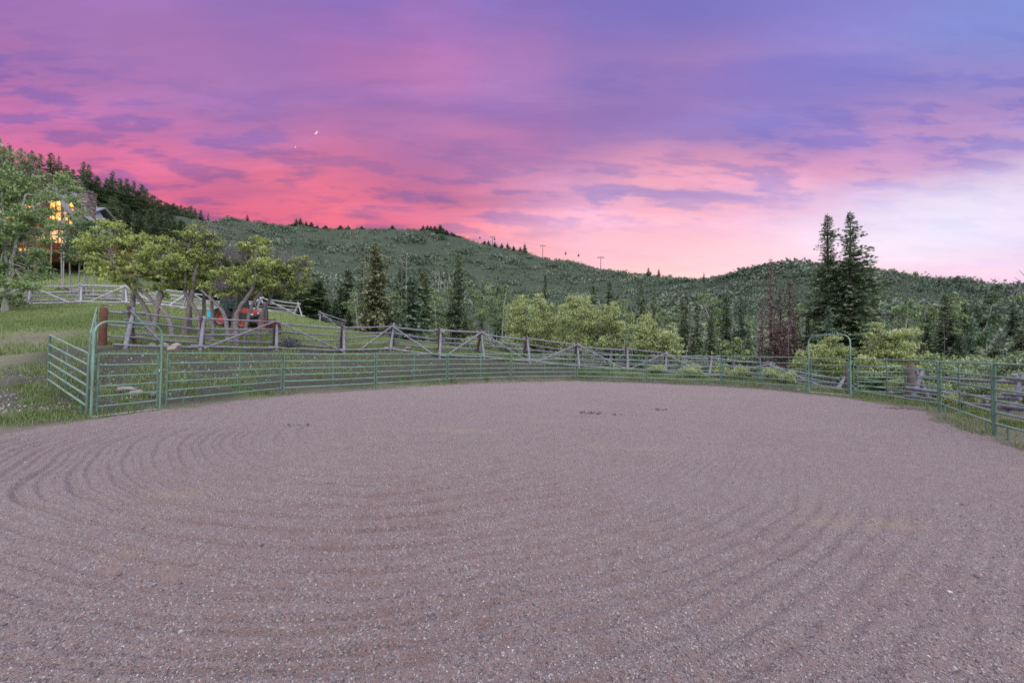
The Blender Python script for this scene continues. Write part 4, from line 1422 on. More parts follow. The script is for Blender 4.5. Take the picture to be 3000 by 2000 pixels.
def masonry():
    m, nt, bs, _ = material('stacked_stone')
    t = nt.nodes.new('ShaderNodeTexCoord')
    mp = nt.nodes.new('ShaderNodeMapping')
    mp.inputs['Scale'].default_value = (1.3, 1.3, 3.6)
    nt.links.new(t.outputs['Object'], mp.inputs[0])
    v = nt.nodes.new('ShaderNodeTexVoronoi')
    v.inputs['Scale'].default_value = 1.6
    nt.links.new(mp.outputs[0], v.inputs['Vector'])
    s = nt.nodes.new('ShaderNodeSeparateColor')
    nt.links.new(v.outputs['Color'], s.inputs[0])
    c = ramp(nt, s.outputs[0], [(0, (.09, .065, .06)), (.5, (.17, .13, .12)), (1, (.25, .215, .20))])
    c = mixc(nt, 1.0, c, ramp(nt, v.outputs['Distance'], [(.45, (1, 1, 1)), (.7, (.35, .33, .32))]), 'MULTIPLY')
    nt.links.new(c, bs.inputs['Base Color'])
    bs.inputs['Roughness'].default_value = .9
    bump(nt, bs, v.outputs['Distance'], .8, -.08)
    return m


def glow(name, col, s):
    m, nt, bs, out = material(name)
    f = noise(nt, 1.6, 3, .5)
    e = nt.nodes.new('ShaderNodeEmission')
    nt.links.new(ramp(nt, f, [(.3, tuple(v * .55 for v in col)), (.55, col), (.75, (1.0, .72, .42))]), e.inputs[0])
    e.inputs[1].default_value = s
    nt.links.new(e.outputs[0], out.inputs[0])
    return m


def house():
    Yh = 50.0
    X = lambda px: (px - CX) / F * Yh
    zz = lambda py, px=170: P(px, py, Yh)[2]
    o = np.array([X(100), Yh + 4, zz(760)])
    root = empty('log_house', o, 'log house with glowing windows half hidden by the big aspen', 'house')
    lit = glow('lit_window', (1.0, .40, .08), 2.8)
    lit2 = glow('warm_room_light', (1.0, .52, .25), 2.0)
    zb, ze, zp = zz(765), zz(660), zz(560)
    xl, xr, xg = X(-130), X(214), X(104)
    # walls of stacked logs
    g = G()
    n = 15
    for k in range(n):
        z = zb + (k + .5) * (ze - zb) / n
        r = (ze - zb) / n * .54
        g.tube([(xl - .3, Yh, z), (xr + .3, Yh, z)], r, 8).tube([(xr, Yh - .3, z + r), (xr, Yh + 8.3, z + r)], r, 8).tube([(xl, Yh - .3, z + r), (xl, Yh + 8.3, z + r)], r, 8).tube([(xl - .3, Yh + 8, z), (xr + .3, Yh + 8, z)], r, 8)
    xm = (xg + xr) / 2
    for k in range(9):                     # front gable
        t = (k + .5) / 9
        z = ze + t * (zp - ze)
        w = (xr - xg) / 2 * (1 - t) + .2
        g.tube([(xm - w, Yh, z), (xm + w, Yh, z)], .22, 8)
    g.box(((xl + xr) / 2, Yh + 4, (zb + ze) / 2 - .2), (xr - xl - .5, 7.6, ze - zb - .3))
    g.build('wall', LOG, root, o)
    # roofs
    roof = G()
    t = .18
    zr = zz(578)
    for (y0, y1) in ((-.9, 4.0), (8.9, 4.0)):
        roof.prism([(xl - .8, Yh + y0, ze - .1), (xl - .8, Yh + y1, zr), (xl - .8, Yh + y1, zr + t), (xl - .8, Yh + y0, ze - .1 + t)], (X(196) - xl + .8, 0, 0))
    for s in (-1, 1):
        e = xm + s * ((xr - xg) / 2 + .7)
        roof.prism([(e, Yh - 1.2, ze - .35), (xm, Yh - 1.2, zp + .25), (xm, Yh - 1.2, zp + .45), (e, Yh - 1.2, ze - .1)], (0, 5, 0))
    rf = roof.build('roof', SLATE, root, o, smooth=False)
    g = G()
    cx0, cx1 = X(212), X(243)
    g.prism([(cx0, Yh - .2, zb), (cx1, Yh - .2, zb), (cx1, Yh + .9, zb), (cx0, Yh + .9, zb)], (0, 0, zz(566) - zb))
    g.box(((cx0 + cx1) / 2, Yh + .35, zz(563)), (cx1 - cx0 + .16, 1.26, .2), 0, .04)
    g.build('chimney', masonry(), root, o, smooth=False)
    # low wing to the right with its own roof
    g = G()
    wx0, wx1 = X(236), X(264)
    g.prism([(wx0, Yh - .6, zz(625)), (wx1, Yh - .6, zz(648)), (wx1, Yh - .6, zz(652)), (wx0, Yh - .6, zz(630))], (0, .9, 0))
    g.build('wing_roof', SLATE, root, o, smooth=False)
    g = G().box(((wx0 + wx1) / 2 - .3, Yh - .1, (zb + zz(655)) / 2), (wx1 - wx0 - .7, .5, zz(655) - zb))
    g.build('wing_wall', LOG, root, o, smooth=False)
    # windows: (px0, py0, px1, py1, glow)
    wins = [(136, 590, 171, 664, lit), (176, 594, 208, 664, lit), (140, 676, 190, 714, lit2), (98, 680, 128, 710, lit), (8, 610, 34, 644, lit), (60, 600, 80, 640, lit), (-60, 610, -20, 645, lit), (108, 610, 122, 640, lit)]
    for (a, b, c, d, m) in wins:
        x0, x1, z1, z0 = X(a), X(c), zz(b), zz(d)
        fr = G()
        y = Yh - .30
        for (p, q_) in (((x0, y, z0), (x1, y, z0)), ((x0, y, z1), (x1, y, z1)), ((x0, y, z0), (x0, y, z1)), ((x1, y, z0), (x1, y, z1)), (((x0 + x1) / 2, y, z0), ((x0 + x1) / 2, y, z1)), ((x0, y, z0 + (z1 - z0) * .6), (x1, y, z0 + (z1 - z0) * .6))):
            fr.tube([p, q_], .055, 6)
        w = fr.build('window', LOG, root, o)
        G().box(((x0 + x1) / 2, Yh - .24, (z0 + z1) / 2), (x1 - x0, .03, z1 - z0)).build('pane', m, w, o, smooth=False)
    # deck, posts, rail and the strip light under it
    dz = zz(752)
    g = G().box((X(60), Yh - 1.9, dz), (X(200) - X(-130), 3.2, .22)).box((X(60), Yh - 1.9, zz(672)), (X(195) - X(-130), 3.0, .16))
    for px in (-120, -60, 0, 60, 124, 185):
        zg = gz(X(px), Yh - 3.2)
        g.tube([(X(px), Yh - 3.2, zg - .2), (X(px), Yh - 3.2, zz(660))], .17, 8)
    g.build('deck', LOG, root, o)
    g = G()
    for z in (zz(722), zz(738)):
        g.tube([(X(-130), Yh - 3.3, z), (X(190), Yh - 3.3, z)], .05, 6)
    for px in range(-128, 190, 9):
        g.tube([(X(px), Yh - 3.3, dz + .1), (X(px), Yh - 3.3, zz(722))], .03, 5)
    g.build('railing', LOG, root, o)
    g = G().box((X(158), Yh - 3.52, zz(753)), (X(178) - X(138), .05, .30))
    g.build('deck_light', lit, root, o, smooth=False)
    for a, b, py in ((-20, 18, 676), (20, 66, 672), (176, 196, 664)):
        G().box((X((a + b) / 2), Yh - 3.43, zz(py)), (X(b) - X(a), .05, .16)).build('eave_light', lit, root, o, smooth=False)


house()

# ------------------------------------------------------------------ crescent moon
def moon():
    D = 4000.0
    c = P(924, 387, D)
    s = D / F
    d = c - CAM
    d /= np.linalg.norm(d)
    u, v = np.array(CMN[:, 0]), np.array(CMN[:, 1])
    rad = 6.2 * s
    a = np.linspace(0, np.pi, 25)
    th = R(-118)
    out = [(math.cos(t - np.pi / 2), math.sin(t - np.pi / 2)) for t in a] + [(.42 * math.cos(t - np.pi / 2), math.sin(t - np.pi / 2)) for t in a[::-1][1:-1]]
    th = R(-40)
    poly = [c + rad * ((x * math.cos(th) - y * math.sin(th)) * u + (x * math.sin(th) + y * math.cos(th)) * v) for x, y in out]
    m, nt, bs, o = material('moon_light')
    e = nt.nodes.new('ShaderNodeEmission')
    nt.links.new(ramp(nt, noise(nt, .05, 3, .5), [(.3, (.85, .85, .82)), (.7, (1, 1, .97))]), e.inputs[0])
    e.inputs[1].default_value = 1.1
    nt.links.new(e.outputs[0], o.inputs[0])
    g = G().prism(poly, d * rad * .5)
    tag(g.build('moon', m, None, c, smooth=False), 'thin white crescent moon in the pink sky', 'moon')
    c2 = P(866, 431, D)
    g = G()
    V0, F0 = ico()
    g.add(V0 * 1.5 * s + c2, F0)
    tag(g.build('planet', m, None, c2), 'tiny bright planet below and left of the moon', 'planet')


moon()


# ------------------------------------------------------------------ ski lifts on the far hillside
LIFT_PALE = simple('pale_lift_steel', (.45, .48, .50), rough=.5, var=.1)
LIFT_DARK = simple('dark_lift_steel', (.05, .05, .055), rough=.5, var=.2)
LZ = {}


def lift_tower(label, px, pyt, pyb, Y, mat, kind):
    top = P(px, pyt, Y)
    bot = P(px, pyb, Y)
    g0 = gz(bot[0], Y)
    zb = min(bot[2], g0) - .5
    o = np.array([bot[0], Y, zb])
    root = empty('lift_tower', o, label, 'lift tower', 'ski lift towers on the far hill')
    h = top[2] - zb
    G().tube([(0, 0, 0), (0, 0, h)], [.5, .34], 10).build('mast', mat, root)
    w = 3.6
    g = G().tube([(-w, 0, h), (w, 0, h)], .24, 8).tube([(-w * .7, 0, h), (0, 0, h + 1.2), (w * .7, 0, h)], .22, 6)
    for s in (-1, 1):
        g.box((s * w * .9, 0, h - .5), (1.6, 2.2, .6), 0, .1)
    g.build('crossarm', mat, root)
    if kind == 'brace':
        G().tube([(-3.4, 0, 0), (0, 0, h * .62)], .45, 8).build('strut', mat, root)
    return o + np.array([0, 0, h])


def cable(name, label, pts):
    g = G()
    q = []
    for a, b in zip(pts[:-1], pts[1:]):
        t = np.linspace(0, 1, 12)[:-1]
        w = a + (b - a) * t[:, None]
        w[:, 2] -= 4 * t * (1 - t) * np.linalg.norm(b - a) * .008
        q.append(w)
    q.append(pts[-1][None])
    q = np.concatenate(q)
    g.tube(q, .04, 5)
    o = pts[0]
    tag(g.build(name, LIFT_DARK, None, o), label, 'cable')
    return q


T1 = [lift_tower('pale lift tower beside the tall brown fir', 1046, 760, 795, 430, LIFT_PALE, ''), lift_tower('pale braced lift tower left of the pointed spruce', 1321, 803, 836, 400, LIFT_PALE, 'brace'),
      lift_tower('pale lift tower right of the pointed spruce', 1416, 779, 797, 560, LIFT_PALE, ''), lift_tower('pale lift tower highest on the brushy slope', 1514, 763, 780, 600, LIFT_PALE, '')]
T2 = [lift_tower('dark lift tower on the skyline with a cabin beside it', 1443, 694, 716, 640, LIFT_DARK, ''), lift_tower('tall dark lift tower on the bare skyline', 1590, 720, 742, 600, LIFT_DARK, ''),
      lift_tower('dark lift tower sunk in the skyline brush', 1760, 754, 772, 520, LIFT_DARK, '')]
CAB = simple('dark_cabin', (.04, .04, .045), rough=.35, var=.2)
gond = []
for lab, px, py, Y in [('dark gondola cabin left of the skyline tower', 1406, 696, 650), ('dark gondola cabin close by the skyline tower', 1449, 700, 638), ('dark gondola cabin hanging over the bare skyline', 1657, 742, 565), ('dark gondola cabin over the skyline brush', 1695, 748, 550)]:
    c = P(px, py, Y)
    root = empty('gondola', c, lab, 'gondola', 'gondola cabins over the skyline')
    g = G().box((0, 0, -.2), (2.6, 2.6, 2.8), 0, .7)
    g.build('cabin', CAB, root)
    G().tube([(0, 0, 1.2), (0, 0, 3.2)], .16, 6).build('hanger', LIFT_DARK, root)
    gond.append(c + np.array([0, 0, 3.2]))
cable('lift_cable', 'thin gondola cable along the skyline', [gond[0], gond[1], T2[1] + np.array([0, 0, .5]), gond[2], gond[3], T2[2] + np.array([0, 0, .5])])
chs = []
for lab, px, py, Y in [('white chairlift chair on the slope above the small firs', 978, 769, 425), ('white chairlift chair over the pale ski run', 1148, 790, 410), ('white chairlift chair left of the braced tower', 1282, 812, 405), ('white chairlift chair right of the pointed spruce', 1385, 795, 480),
                       ('white chairlift chair near the slope tower', 1443, 783, 575), ('white chairlift chair below the highest slope tower', 1470, 776, 585)]:
    c = P(px, py, Y)
    root = empty('lift_chair', c, lab, 'lift chair', 'chairlift chairs on the far slope')
    G().box((0, 0, 0), (2.4, .6, .2), 0, .05).box((0, .35, .45), (2.4, .14, .9), 0, .05).build('seat', LIFT_PALE, root)
    G().tube([(0, 0, 0), (.5, .3, 1.5), (0, .3, 3.0)], .12, 6).build('hanger', LIFT_DARK, root)
    chs.append(c + np.array([0, .3, 3.0]))
cable('lift_cable', 'thin chairlift cable low across the far slope', [chs[0], T1[0], chs[1], chs[2], T1[1], chs[3], T1[2], chs[4], chs[5], T1[3]])


# ------------------------------------------------------------------ foliage materials
OAK_LEAF = leaf_mat('oak_leaf', [(0, (0.116, 0.149, 0.055)), (.35, (0.194, 0.244, 0.079)), (.65, (0.295, 0.355, 0.103)), (1, (0.432, 0.491, 0.173))], trans=.3, objvar=.12)
YOAK_LEAF = leaf_mat('young_oak_leaf', [(0, (0.147, 0.184, 0.072)), (.35, (0.244, 0.295, 0.113)), (.65, (0.354, 0.410, 0.174)), (1, (0.487, 0.540, 0.286))], trans=.3, objvar=.15)
ASPEN_LEAF = leaf_mat('aspen_leaf', [(0, (0.083, 0.138, 0.061)), (.4, (0.142, 0.218, 0.088)), (.7, (0.210, 0.298, 0.121)), (1, (0.302, 0.377, 0.167))], trans=.3, objvar=.2)
DARK_LEAF = leaf_mat('dark_aspen_leaf', [(0, (0.042, 0.084, 0.043)), (.4, (0.073, 0.128, 0.065)), (.7, (0.112, 0.180, 0.089)), (1, (0.182, 0.257, 0.131))], trans=.25, objvar=.1)
FIR = leaf_mat('fir_needle', [(0, (0.068, 0.102, 0.070)), (.4, (0.117, 0.172, 0.104)), (.7, (0.190, 0.251, 0.145)), (1, (0.315, 0.356, 0.213))], trans=.08, objvar=.25, nscale=.35)
FIR_PALE = leaf_mat('blue_fir_needle', [(0, (0.072, 0.119, 0.082)), (.4, (0.113, 0.175, 0.116)), (.7, (0.162, 0.231, 0.150)), (1, (0.242, 0.294, 0.204))], trans=.08, objvar=.2, nscale=.4)
FIR_BROWN = leaf_mat('olive_fir_needle', [(0, (0.133, 0.145, 0.084)), (.4, (0.179, 0.193, 0.111)), (.7, (0.218, 0.230, 0.132)), (1, (0.265, 0.269, 0.162))], trans=.1, objvar=.12, nscale=.3)
FIR_DEAD = leaf_mat('dead_fir_needle', [(0, (0.110, 0.070, 0.065)), (.4, (0.172, 0.113, 0.103)), (.7, (0.227, 0.154, 0.142)), (1, (0.303, 0.224, 0.212))], trans=.05, objvar=.2, nscale=.4)
SCRUB = leaf_mat('scrub_leaf', [(0, (0.070, 0.124, 0.076)), (.35, (0.118, 0.182, 0.101)), (.65, (0.187, 0.256, 0.132)), (1, (0.302, 0.366, 0.205))], trans=.15, objvar=.35, nscale=.12)
SCRUB_GREY = leaf_mat('grey_scrub_leaf', [(0, (0.077, 0.077, 0.087)), (.4, (0.119, 0.119, 0.131)), (.7, (0.168, 0.168, 0.171)), (1, (0.238, 0.238, 0.232))], trans=.1, objvar=.2, nscale=.3)
BARK = wood_mat('oak_bark', (.065, .055, .052), (.15, .13, .125), (.25, .22, .215))
TWIG = wood_mat('bare_twig', (.09, .08, .085), (.15, .135, .14), (.22, .20, .21))
FIRBARK = wood_mat('fir_bark', (.045, .037, .034), (.085, .07, .065), (.14, .12, .115))
WHITE_BARK = wood_mat('aspen_bark', (.09, .085, .08), (.24, .235, .225), (.36, .355, .345))


def leaf_quads(C, S, up_bias=.3):
    """One small pointed leaf (kite) at each centre."""
    n = len(C)
    N = rng.normal(0, 1, (n, 3))
    N[:, 2] = np.abs(N[:, 2]) + up_bias
    N /= np.linalg.norm(N, axis=1)[:, None]
    A = rng.normal(0, 1, (n, 3))
    U = np.cross(N, A)
    U /= np.linalg.norm(U, axis=1)[:, None] + 1e-9
    W = np.cross(N, U)
    S = S[:, None]
    V = np.stack([C - U * S, C - W * S * .55 + U * S * .05, C + U * S, C + W * S * .55 + U * S * .05], 1)
    return V.reshape(-1, 3), np.arange(4 * n).reshape(-1, 4)


def twig_tubes(segs, k=3):
    """Many thin tapered sticks as one array mesh. segs: (a, b, r0, r1)."""
    Vs, Fs, n = [], [], 0
    t = np.linspace(0, 2 * np.pi, k, endpoint=False)
    cs, sn = np.cos(t)[:, None], np.sin(t)[:, None]
    for a, b, r0, r1 in segs:
        u, v = frame_of(b - a)
        Vs.append(a + r0 * (cs * u + sn * v))
        Vs.append(b + r1 * (cs * u + sn * v))
        for j in range(k):
            Fs.append((n + j, n + (j + 1) % k, n + k + (j + 1) % k, n + k + j))
        n += 2 * k
    return np.concatenate(Vs), np.array(Fs)


def wander(a, b, n, amp):
    t = np.linspace(0, 1, n)[:, None]
    p = a + (b - a) * t
    w = rng.normal(0, amp, p.shape) * np.sin(np.pi * t)
    return p + w


def lobe_tree(name, label, cat, group, Y, trunks, lobes, leaf, bark, leaf_s, dens, r0=.12, bare=(), depth_k=1.0, twig_n=16, dY=0.0, hollow=.45):
    """A broadleaf tree. trunks: lists of photograph points from the ground up; lobes: (x, y, rx, ry[, shift in metres]) leaf masses, each
    reached by a limb from the nearest trunk; bare: the same without leaves."""
    tp = [[P(x, y, Y + dY) for x, y in t] for t in trunks]
    base = tp[0][0].copy()
    base[2] = gz(base[0], base[1])
    root = empty(name, base, label, cat, group)
    px_m = Y / F
    tg = G()
    nodes = []
    for t in tp:
        q = np.array(t)
        q[0, 2] = min(q[0, 2], gz(q[0, 0], q[0, 1])) - .15
        m = len(q)
        # smooth the run a little
        s = np.linspace(0, m - 1, m * 4)
        qs = np.stack([np.interp(s, range(m), q[:, k]) for k in range(3)], -1)
        for _ in range(2):
            qs[1:-1] = (qs[:-2] + qs[1:-1] * 2 + qs[2:]) / 4
        qs[1:-1] += rng.normal(0, r0 * .12, qs[1:-1].shape)
        rr = np.linspace(r0, r0 * .45, len(qs))
        rr[0] *= 1.35
        tg.tube(qs, rr, 9)
        nodes += [qs[i] for i in range(len(qs) // 2, len(qs))]
    nodes = np.array(nodes)
    segs, LC, LS = [], [], []
    for li, lb in enumerate(list(lobes) + list(bare)):
        x, y, rx, ry = lb[:4]
        sh = lb[4] if len(lb) > 4 else rng.uniform(-.8, .8) * rx * px_m * depth_k
        c = P(x, y, Y + sh)
        R3 = np.array([rx * px_m, min(rx, 60) * px_m * depth_k, ry * px_m])
        is_bare = li >= len(lobes)
        # limb from the nearest trunk node below
        dd = np.linalg.norm(nodes - c, axis=1) + np.clip(nodes[:, 2] - c[2], 0, None) * 2
        a = nodes[np.argmin(dd)]
        lim = wander(a, c, 7, .06 * np.linalg.norm(c - a))
        tg.tube(lim, np.linspace(r0 * .38, r0 * .13, 7), 6, cap=False)
        for _ in range(twig_n * (4 if is_bare else 1)):
            v = rng.normal(0, 1, 3)
            v /= np.linalg.norm(v)
            st = lim[rng.integers(3, 7)]
            en = c + v * R3 * rng.uniform(.75, 1.12 if is_bare else 1.0)
            mid = (st + en) / 2 + rng.normal(0, .12, 3) * np.linalg.norm(en - st)
            rr = r0 * .085
            segs.append((st, mid, rr, rr * .7))
            segs.append((mid, en, rr * .7, rr * .25))
            if is_bare:
                for _k in range(3):
                    e2 = mid + (en - mid) * rng.uniform(.2, .8)
                    segs.append((e2, e2 + rng.normal(0, 1, 3) * R3 * .22, rr * .45, rr * .2))
        if is_bare:
            continue
        # leaves: in clumps, most toward the outside of the mass
        n = int(dens * rx * ry)
        nc = max(7, int(n / 42))
        v = rng.normal(0, 1, (nc, 3))
        v /= np.linalg.norm(v, axis=1)[:, None]
        rad = (hollow + (1 - hollow) * rng.uniform(0, 1, nc) ** .6) * rng.uniform(.7, 1.32, nc)
        cc = c + v * rad[:, None] * R3
        k = n // nc
        off = rng.normal(0, 1, (nc, k, 3)) * np.minimum(R3.mean() * .30, .42) * rng.uniform(.35, 1.15, (nc, 1, 1)) * np.array([1, 1, .5])
        L = (cc[:, None] + off).reshape(-1, 3)
        LC.append(L)
        LS.append(leaf_s * rng.uniform(.6, 1.35, len(L)))
    nf = len(tg.f)
    tg.add(*twig_tubes(segs))
    tr_ = tg.build('trunk', bark, root, base)
    if bare:
        tr_.data.materials.append(TWIG)
        mi = np.zeros(len(tr_.data.polygons), dtype=np.int32)
        mi[nf:] = 1
        tr_.data.polygons.foreach_set('material_index', mi)
    V, Fc = leaf_quads(np.concatenate(LC), np.concatenate(LS))
    obj_of('crown', mesh_np('crown', V - base, Fc), leaf, root)
    return root


# ------------------------------------------------------------------ the oaks in front of the tractor
OG = 'oaks leaning over the tractor'
OD = .66
lobe_tree('oak_tree', 'leaning oak farthest left of the clump, trunk bent toward the log house', 'oak tree', OG, 21.5,
          [[(443, 962), (437, 925), (418, 885), (386, 845), (352, 800), (330, 760)], [(386, 845), (400, 790), (398, 740)]],
          [(330, 672, 40, 24), (282, 690, 40, 26), (250, 722, 34, 24), (350, 712, 44, 26), (300, 740, 42, 24), (388, 720, 40, 26), (340, 765, 44, 22), (290, 775, 36, 20), (395, 765, 42, 24), (335, 805, 46, 20), (275, 800, 26, 14), (420, 700, 28, 22), (375, 815, 30, 16), (232, 752, 22, 16)],
          OAK_LEAF, BARK, .074, OD, 0.128)
lobe_tree('oak_tree', 'oak second from the left with a long curved trunk', 'oak tree', OG, 20.8,
          [[(505, 980), (500, 945), (482, 912), (450, 885), (418, 848), (402, 825)], [(450, 885), (470, 862), (478, 830), (470, 790)]],
          [(440, 755, 40, 26), (425, 800, 38, 20), (470, 800, 40, 22), (455, 838, 30, 13), (500, 770, 34, 26), (400, 845, 20, 11), (470, 740, 34, 24), (478, 868, 16, 8)],
          OAK_LEAF, BARK, .074, OD, 0.120)
lobe_tree('oak_tree', 'tall dark limbed oak in the middle of the clump, crown reaching highest', 'oak tree', OG, 21.8,
          [[(588, 985), (585, 940), (572, 905), (552, 878), (540, 850), (545, 790), (552, 735), (560, 700)], [(545, 790), (580, 750), (605, 730)]],
          [(585, 668, 30, 20), (560, 695, 34, 22), (525, 712, 34, 22), (488, 705, 22, 15), (610, 705, 34, 22), (550, 745, 38, 24), (600, 752, 38, 24), (520, 770, 36, 22), (565, 795, 38, 22), (520, 815, 40, 18), (630, 725, 24, 16), (578, 838, 36, 14)],
          OAK_LEAF, BARK, .074, OD, 0.128, bare=[(610, 680, 44, 34), (500, 745, 30, 24)])
lobe_tree('oak_tree', 'slim straight oak left of the blue tub', 'oak tree', OG, 23.0, [[(560, 968), (558, 920), (556, 880), (556, 850), (550, 820)]],
          [(545, 822, 34, 16), (505, 838, 26, 13), (575, 822, 28, 15)], OAK_LEAF, BARK, .074, OD, 0.096)
lobe_tree('oak_tree', 'oak with an upright trunk just left of the blue tub, many bare twigs', 'oak tree', OG, 22.6, [[(599, 960), (598, 920), (597, 880), (600, 835), (608, 790)]],
          [(612, 795, 36, 20), (585, 835, 30, 14), (640, 815, 32, 16)], OAK_LEAF, BARK, .074, OD, 0.112, bare=[(620, 770, 44, 34)])
lobe_tree('oak_tree', 'oak with an upright trunk just right of the blue tub', 'oak tree', OG, 21.6, [[(625, 982), (623, 930), (620, 890), (626, 850), (645, 800)]],
          [(650, 812, 34, 18), (630, 845, 28, 13), (675, 835, 30, 15), (648, 765, 26, 17)], OAK_LEAF, BARK, .074, OD, 0.104, bare=[(655, 740, 40, 40)])
lobe_tree('oak_tree', 'oak leaning left across the rear wheel of the tractor', 'oak tree', OG, 21.0, [[(672, 985), (664, 950), (656, 918), (640, 895), (612, 870), (590, 850)]],
          [(600, 842, 30, 13), (640, 850, 26, 11), (665, 800, 30, 20), (655, 868, 22, 9), (690, 862, 20, 9)], OAK_LEAF, BARK, .074, OD, 0.120, bare=[(650, 830, 34, 22)])
lobe_tree('oak_tree', 'upright oak trunk before the tractor cab, grey twiggy crown', 'oak tree', OG, 22.2, [[(680, 984), (682, 940), (690, 895), (700, 850), (712, 790)]],
          [(700, 800, 34, 20), (690, 845, 30, 12), (735, 770, 30, 20), (720, 862, 24, 9), (745, 868, 20, 9), (765, 858, 20, 9)], OAK_LEAF, BARK, .074, OD, 0.112, bare=[(700, 730, 44, 34)])
lobe_tree('oak_tree', 'stout oak before the tractor cab curving up to the right', 'oak tree', OG, 20.6, [[(693, 985), (690, 950), (692, 920), (708, 892), (733, 862), (748, 825), (752, 770), (750, 730)]],
          [(755, 705, 32, 18), (735, 728, 38, 22), (775, 735, 32, 20), (730, 765, 34, 20), (775, 775, 38, 22), (745, 805, 38, 18), (715, 835, 34, 14), (780, 820, 30, 14)],
          OAK_LEAF, BARK, .074, OD, 0.128, bare=[(705, 745, 36, 34)])
lobe_tree('oak_tree', 'slender oak crossing the tractor hood', 'oak tree', OG, 20.9, [[(714, 986), (722, 950), (730, 915), (744, 880), (775, 845), (800, 800)]],
          [(800, 800, 36, 20), (770, 838, 32, 14), (825, 775, 30, 18), (815, 835, 32, 15)], OAK_LEAF, BARK, .074, OD, 0.096, bare=[(815, 755, 46, 36)])
lobe_tree('oak_tree', 'oak farthest right of the clump leaning toward the meadow', 'oak tree', OG, 21.4, [[(757, 984), (760, 950), (768, 915), (785, 885), (800, 860), (840, 810)]],
          [(892, 762, 22, 15), (868, 785, 32, 20), (840, 808, 36, 20), (888, 815, 24, 15), (865, 838, 34, 16), (820, 845, 30, 13), (850, 862, 26, 10), (900, 790, 14, 12)],
          OAK_LEAF, BARK, .074, OD, 0.112, bare=[(845, 760, 40, 34), (900, 770, 20, 24)])

# ------------------------------------------------------------------ aspens by the house
lobe_tree('aspen_tree', 'big aspen at the left edge hiding most of the log house', 'aspen tree', 'aspens round the log house', 29.0,
          [[(20, 905), (22, 820), (18, 740), (10, 640), (5, 540)], [(18, 740), (60, 640), (75, 570)]],
          [(5, 470, 34, 44), (-50, 520, 50, 60), (30, 530, 48, 40), (70, 575, 44, 40), (20, 600, 56, 42), (80, 630, 42, 36), (-40, 640, 60, 60), (25, 672, 54, 40), (80, 690, 38, 30), (50, 740, 56, 38), (-20, 760, 60, 50), (100, 750, 32, 28),
           (40, 800, 60, 32), (110, 800, 36, 24), (-40, 830, 50, 30), (75, 835, 44, 18), (115, 575, 24, 26), (128, 640, 18, 26), (122, 700, 20, 22), (20, 870, 40, 22), (-30, 880, 34, 18), (150, 668, 16, 10), (120, 735, 20, 16), (-70, 720, 50, 60), (130, 775, 16, 16)],
          ASPEN_LEAF, WHITE_BARK, .10, .62, .12, twig_n=10, hollow=.3)
lobe_tree('aspen_tree', 'slender aspen with a thin white trunk in front of the house windows', 'aspen tree', 'aspens round the log house', 44.0, [[(188, 770), (188, 700), (190, 620), (192, 560)], [(190, 640), (178, 585)]],
          [(190, 545, 26, 30), (160, 615, 10, 10), (172, 582, 16, 14), (165, 560, 20, 24), (215, 570, 18, 28), (190, 515, 18, 22), (222, 610, 14, 22), (165, 655, 12, 14), (216, 590, 16, 26), (226, 640, 16, 20), (205, 665, 16, 14), (214, 545, 16, 18)], ASPEN_LEAF, WHITE_BARK, .13, .6, .06, hollow=.3)
lobe_tree('aspen_tree', 'olive green aspen behind the roof of the log house', 'aspen tree', 'aspens round the log house', 66.0, [[(98, 700), (96, 600), (95, 540), (95, 500)]],
          [(95, 500, 36, 28), (70, 530, 32, 26), (125, 530, 30, 28), (95, 470, 24, 24), (60, 570, 24, 22), (140, 560, 22, 24), (100, 560, 30, 26)], FIR_BROWN, WHITE_BARK, .2, .5, .16, hollow=.3)
lobe_tree('aspen_tree', 'olive green aspen rising left of the chimney', 'aspen tree', 'aspens round the log house', 64.0, [[(205, 700), (205, 600), (200, 560)]],
          [(200, 540, 26, 24), (180, 560, 22, 22), (222, 560, 22, 26), (205, 590, 24, 20)], FIR_BROWN, WHITE_BARK, .2, .5, .14, hollow=.3)
tr = [(207, 862, 205, 775), (232, 868, 233, 785), (256, 872, 246, 780), (254, 872, 258, 778), (273, 868, 278, 778)]
for lab, (xb, yb, xt, yt), lob in zip(['leftmost white aspen trunk above the silvery fence', 'second white aspen trunk, beside the tan outcrop', 'thickest white aspen trunk, bent at the foot', 'thin white aspen trunk crossing the thick one', 'rightmost leaning white aspen trunk above the fence'], tr,
                                      [[(212, 690, 26, 24), (205, 730, 24, 20), (220, 755, 22, 14)], [(240, 665, 30, 24), (235, 705, 34, 26), (228, 745, 30, 18)], [(262, 670, 28, 24), (258, 715, 34, 26), (255, 755, 32, 18)], [(285, 675, 26, 22), (280, 720, 30, 24), (270, 765, 26, 13)], [(305, 690, 22, 22), (300, 735, 24, 20), (285, 770, 22, 12)]]):
    lobe_tree('aspen_tree', lab, 'aspen tree', 'aspens above the silvery fence', 38.3, [[(xb, yb), ((xb + xt) / 2 + rng.uniform(-3, 3), (yb + yt) / 2), (xt, yt), (lob[1][0], lob[1][1]), (lob[0][0], lob[0][1])]], lob, DARK_LEAF, WHITE_BARK, .10, .8, .075)
for lab, px, Y, h in (('broken white aspen stub standing by the silvery fence', 304, 37.0, 1.9), ('bare white pole standing at the left edge by the fence', 2, 33.2, 2.0)):
    b = at(px, Y)
    tag(G().tube(b + np.array([(0, 0, -.2), (.02, 0, h * .5), (.06, 0, h)]), [.085, .075, .06], 8).build('aspen_stub', WHITE_BARK, None, b), lab, 'tree stub')
b = at(500, 37)


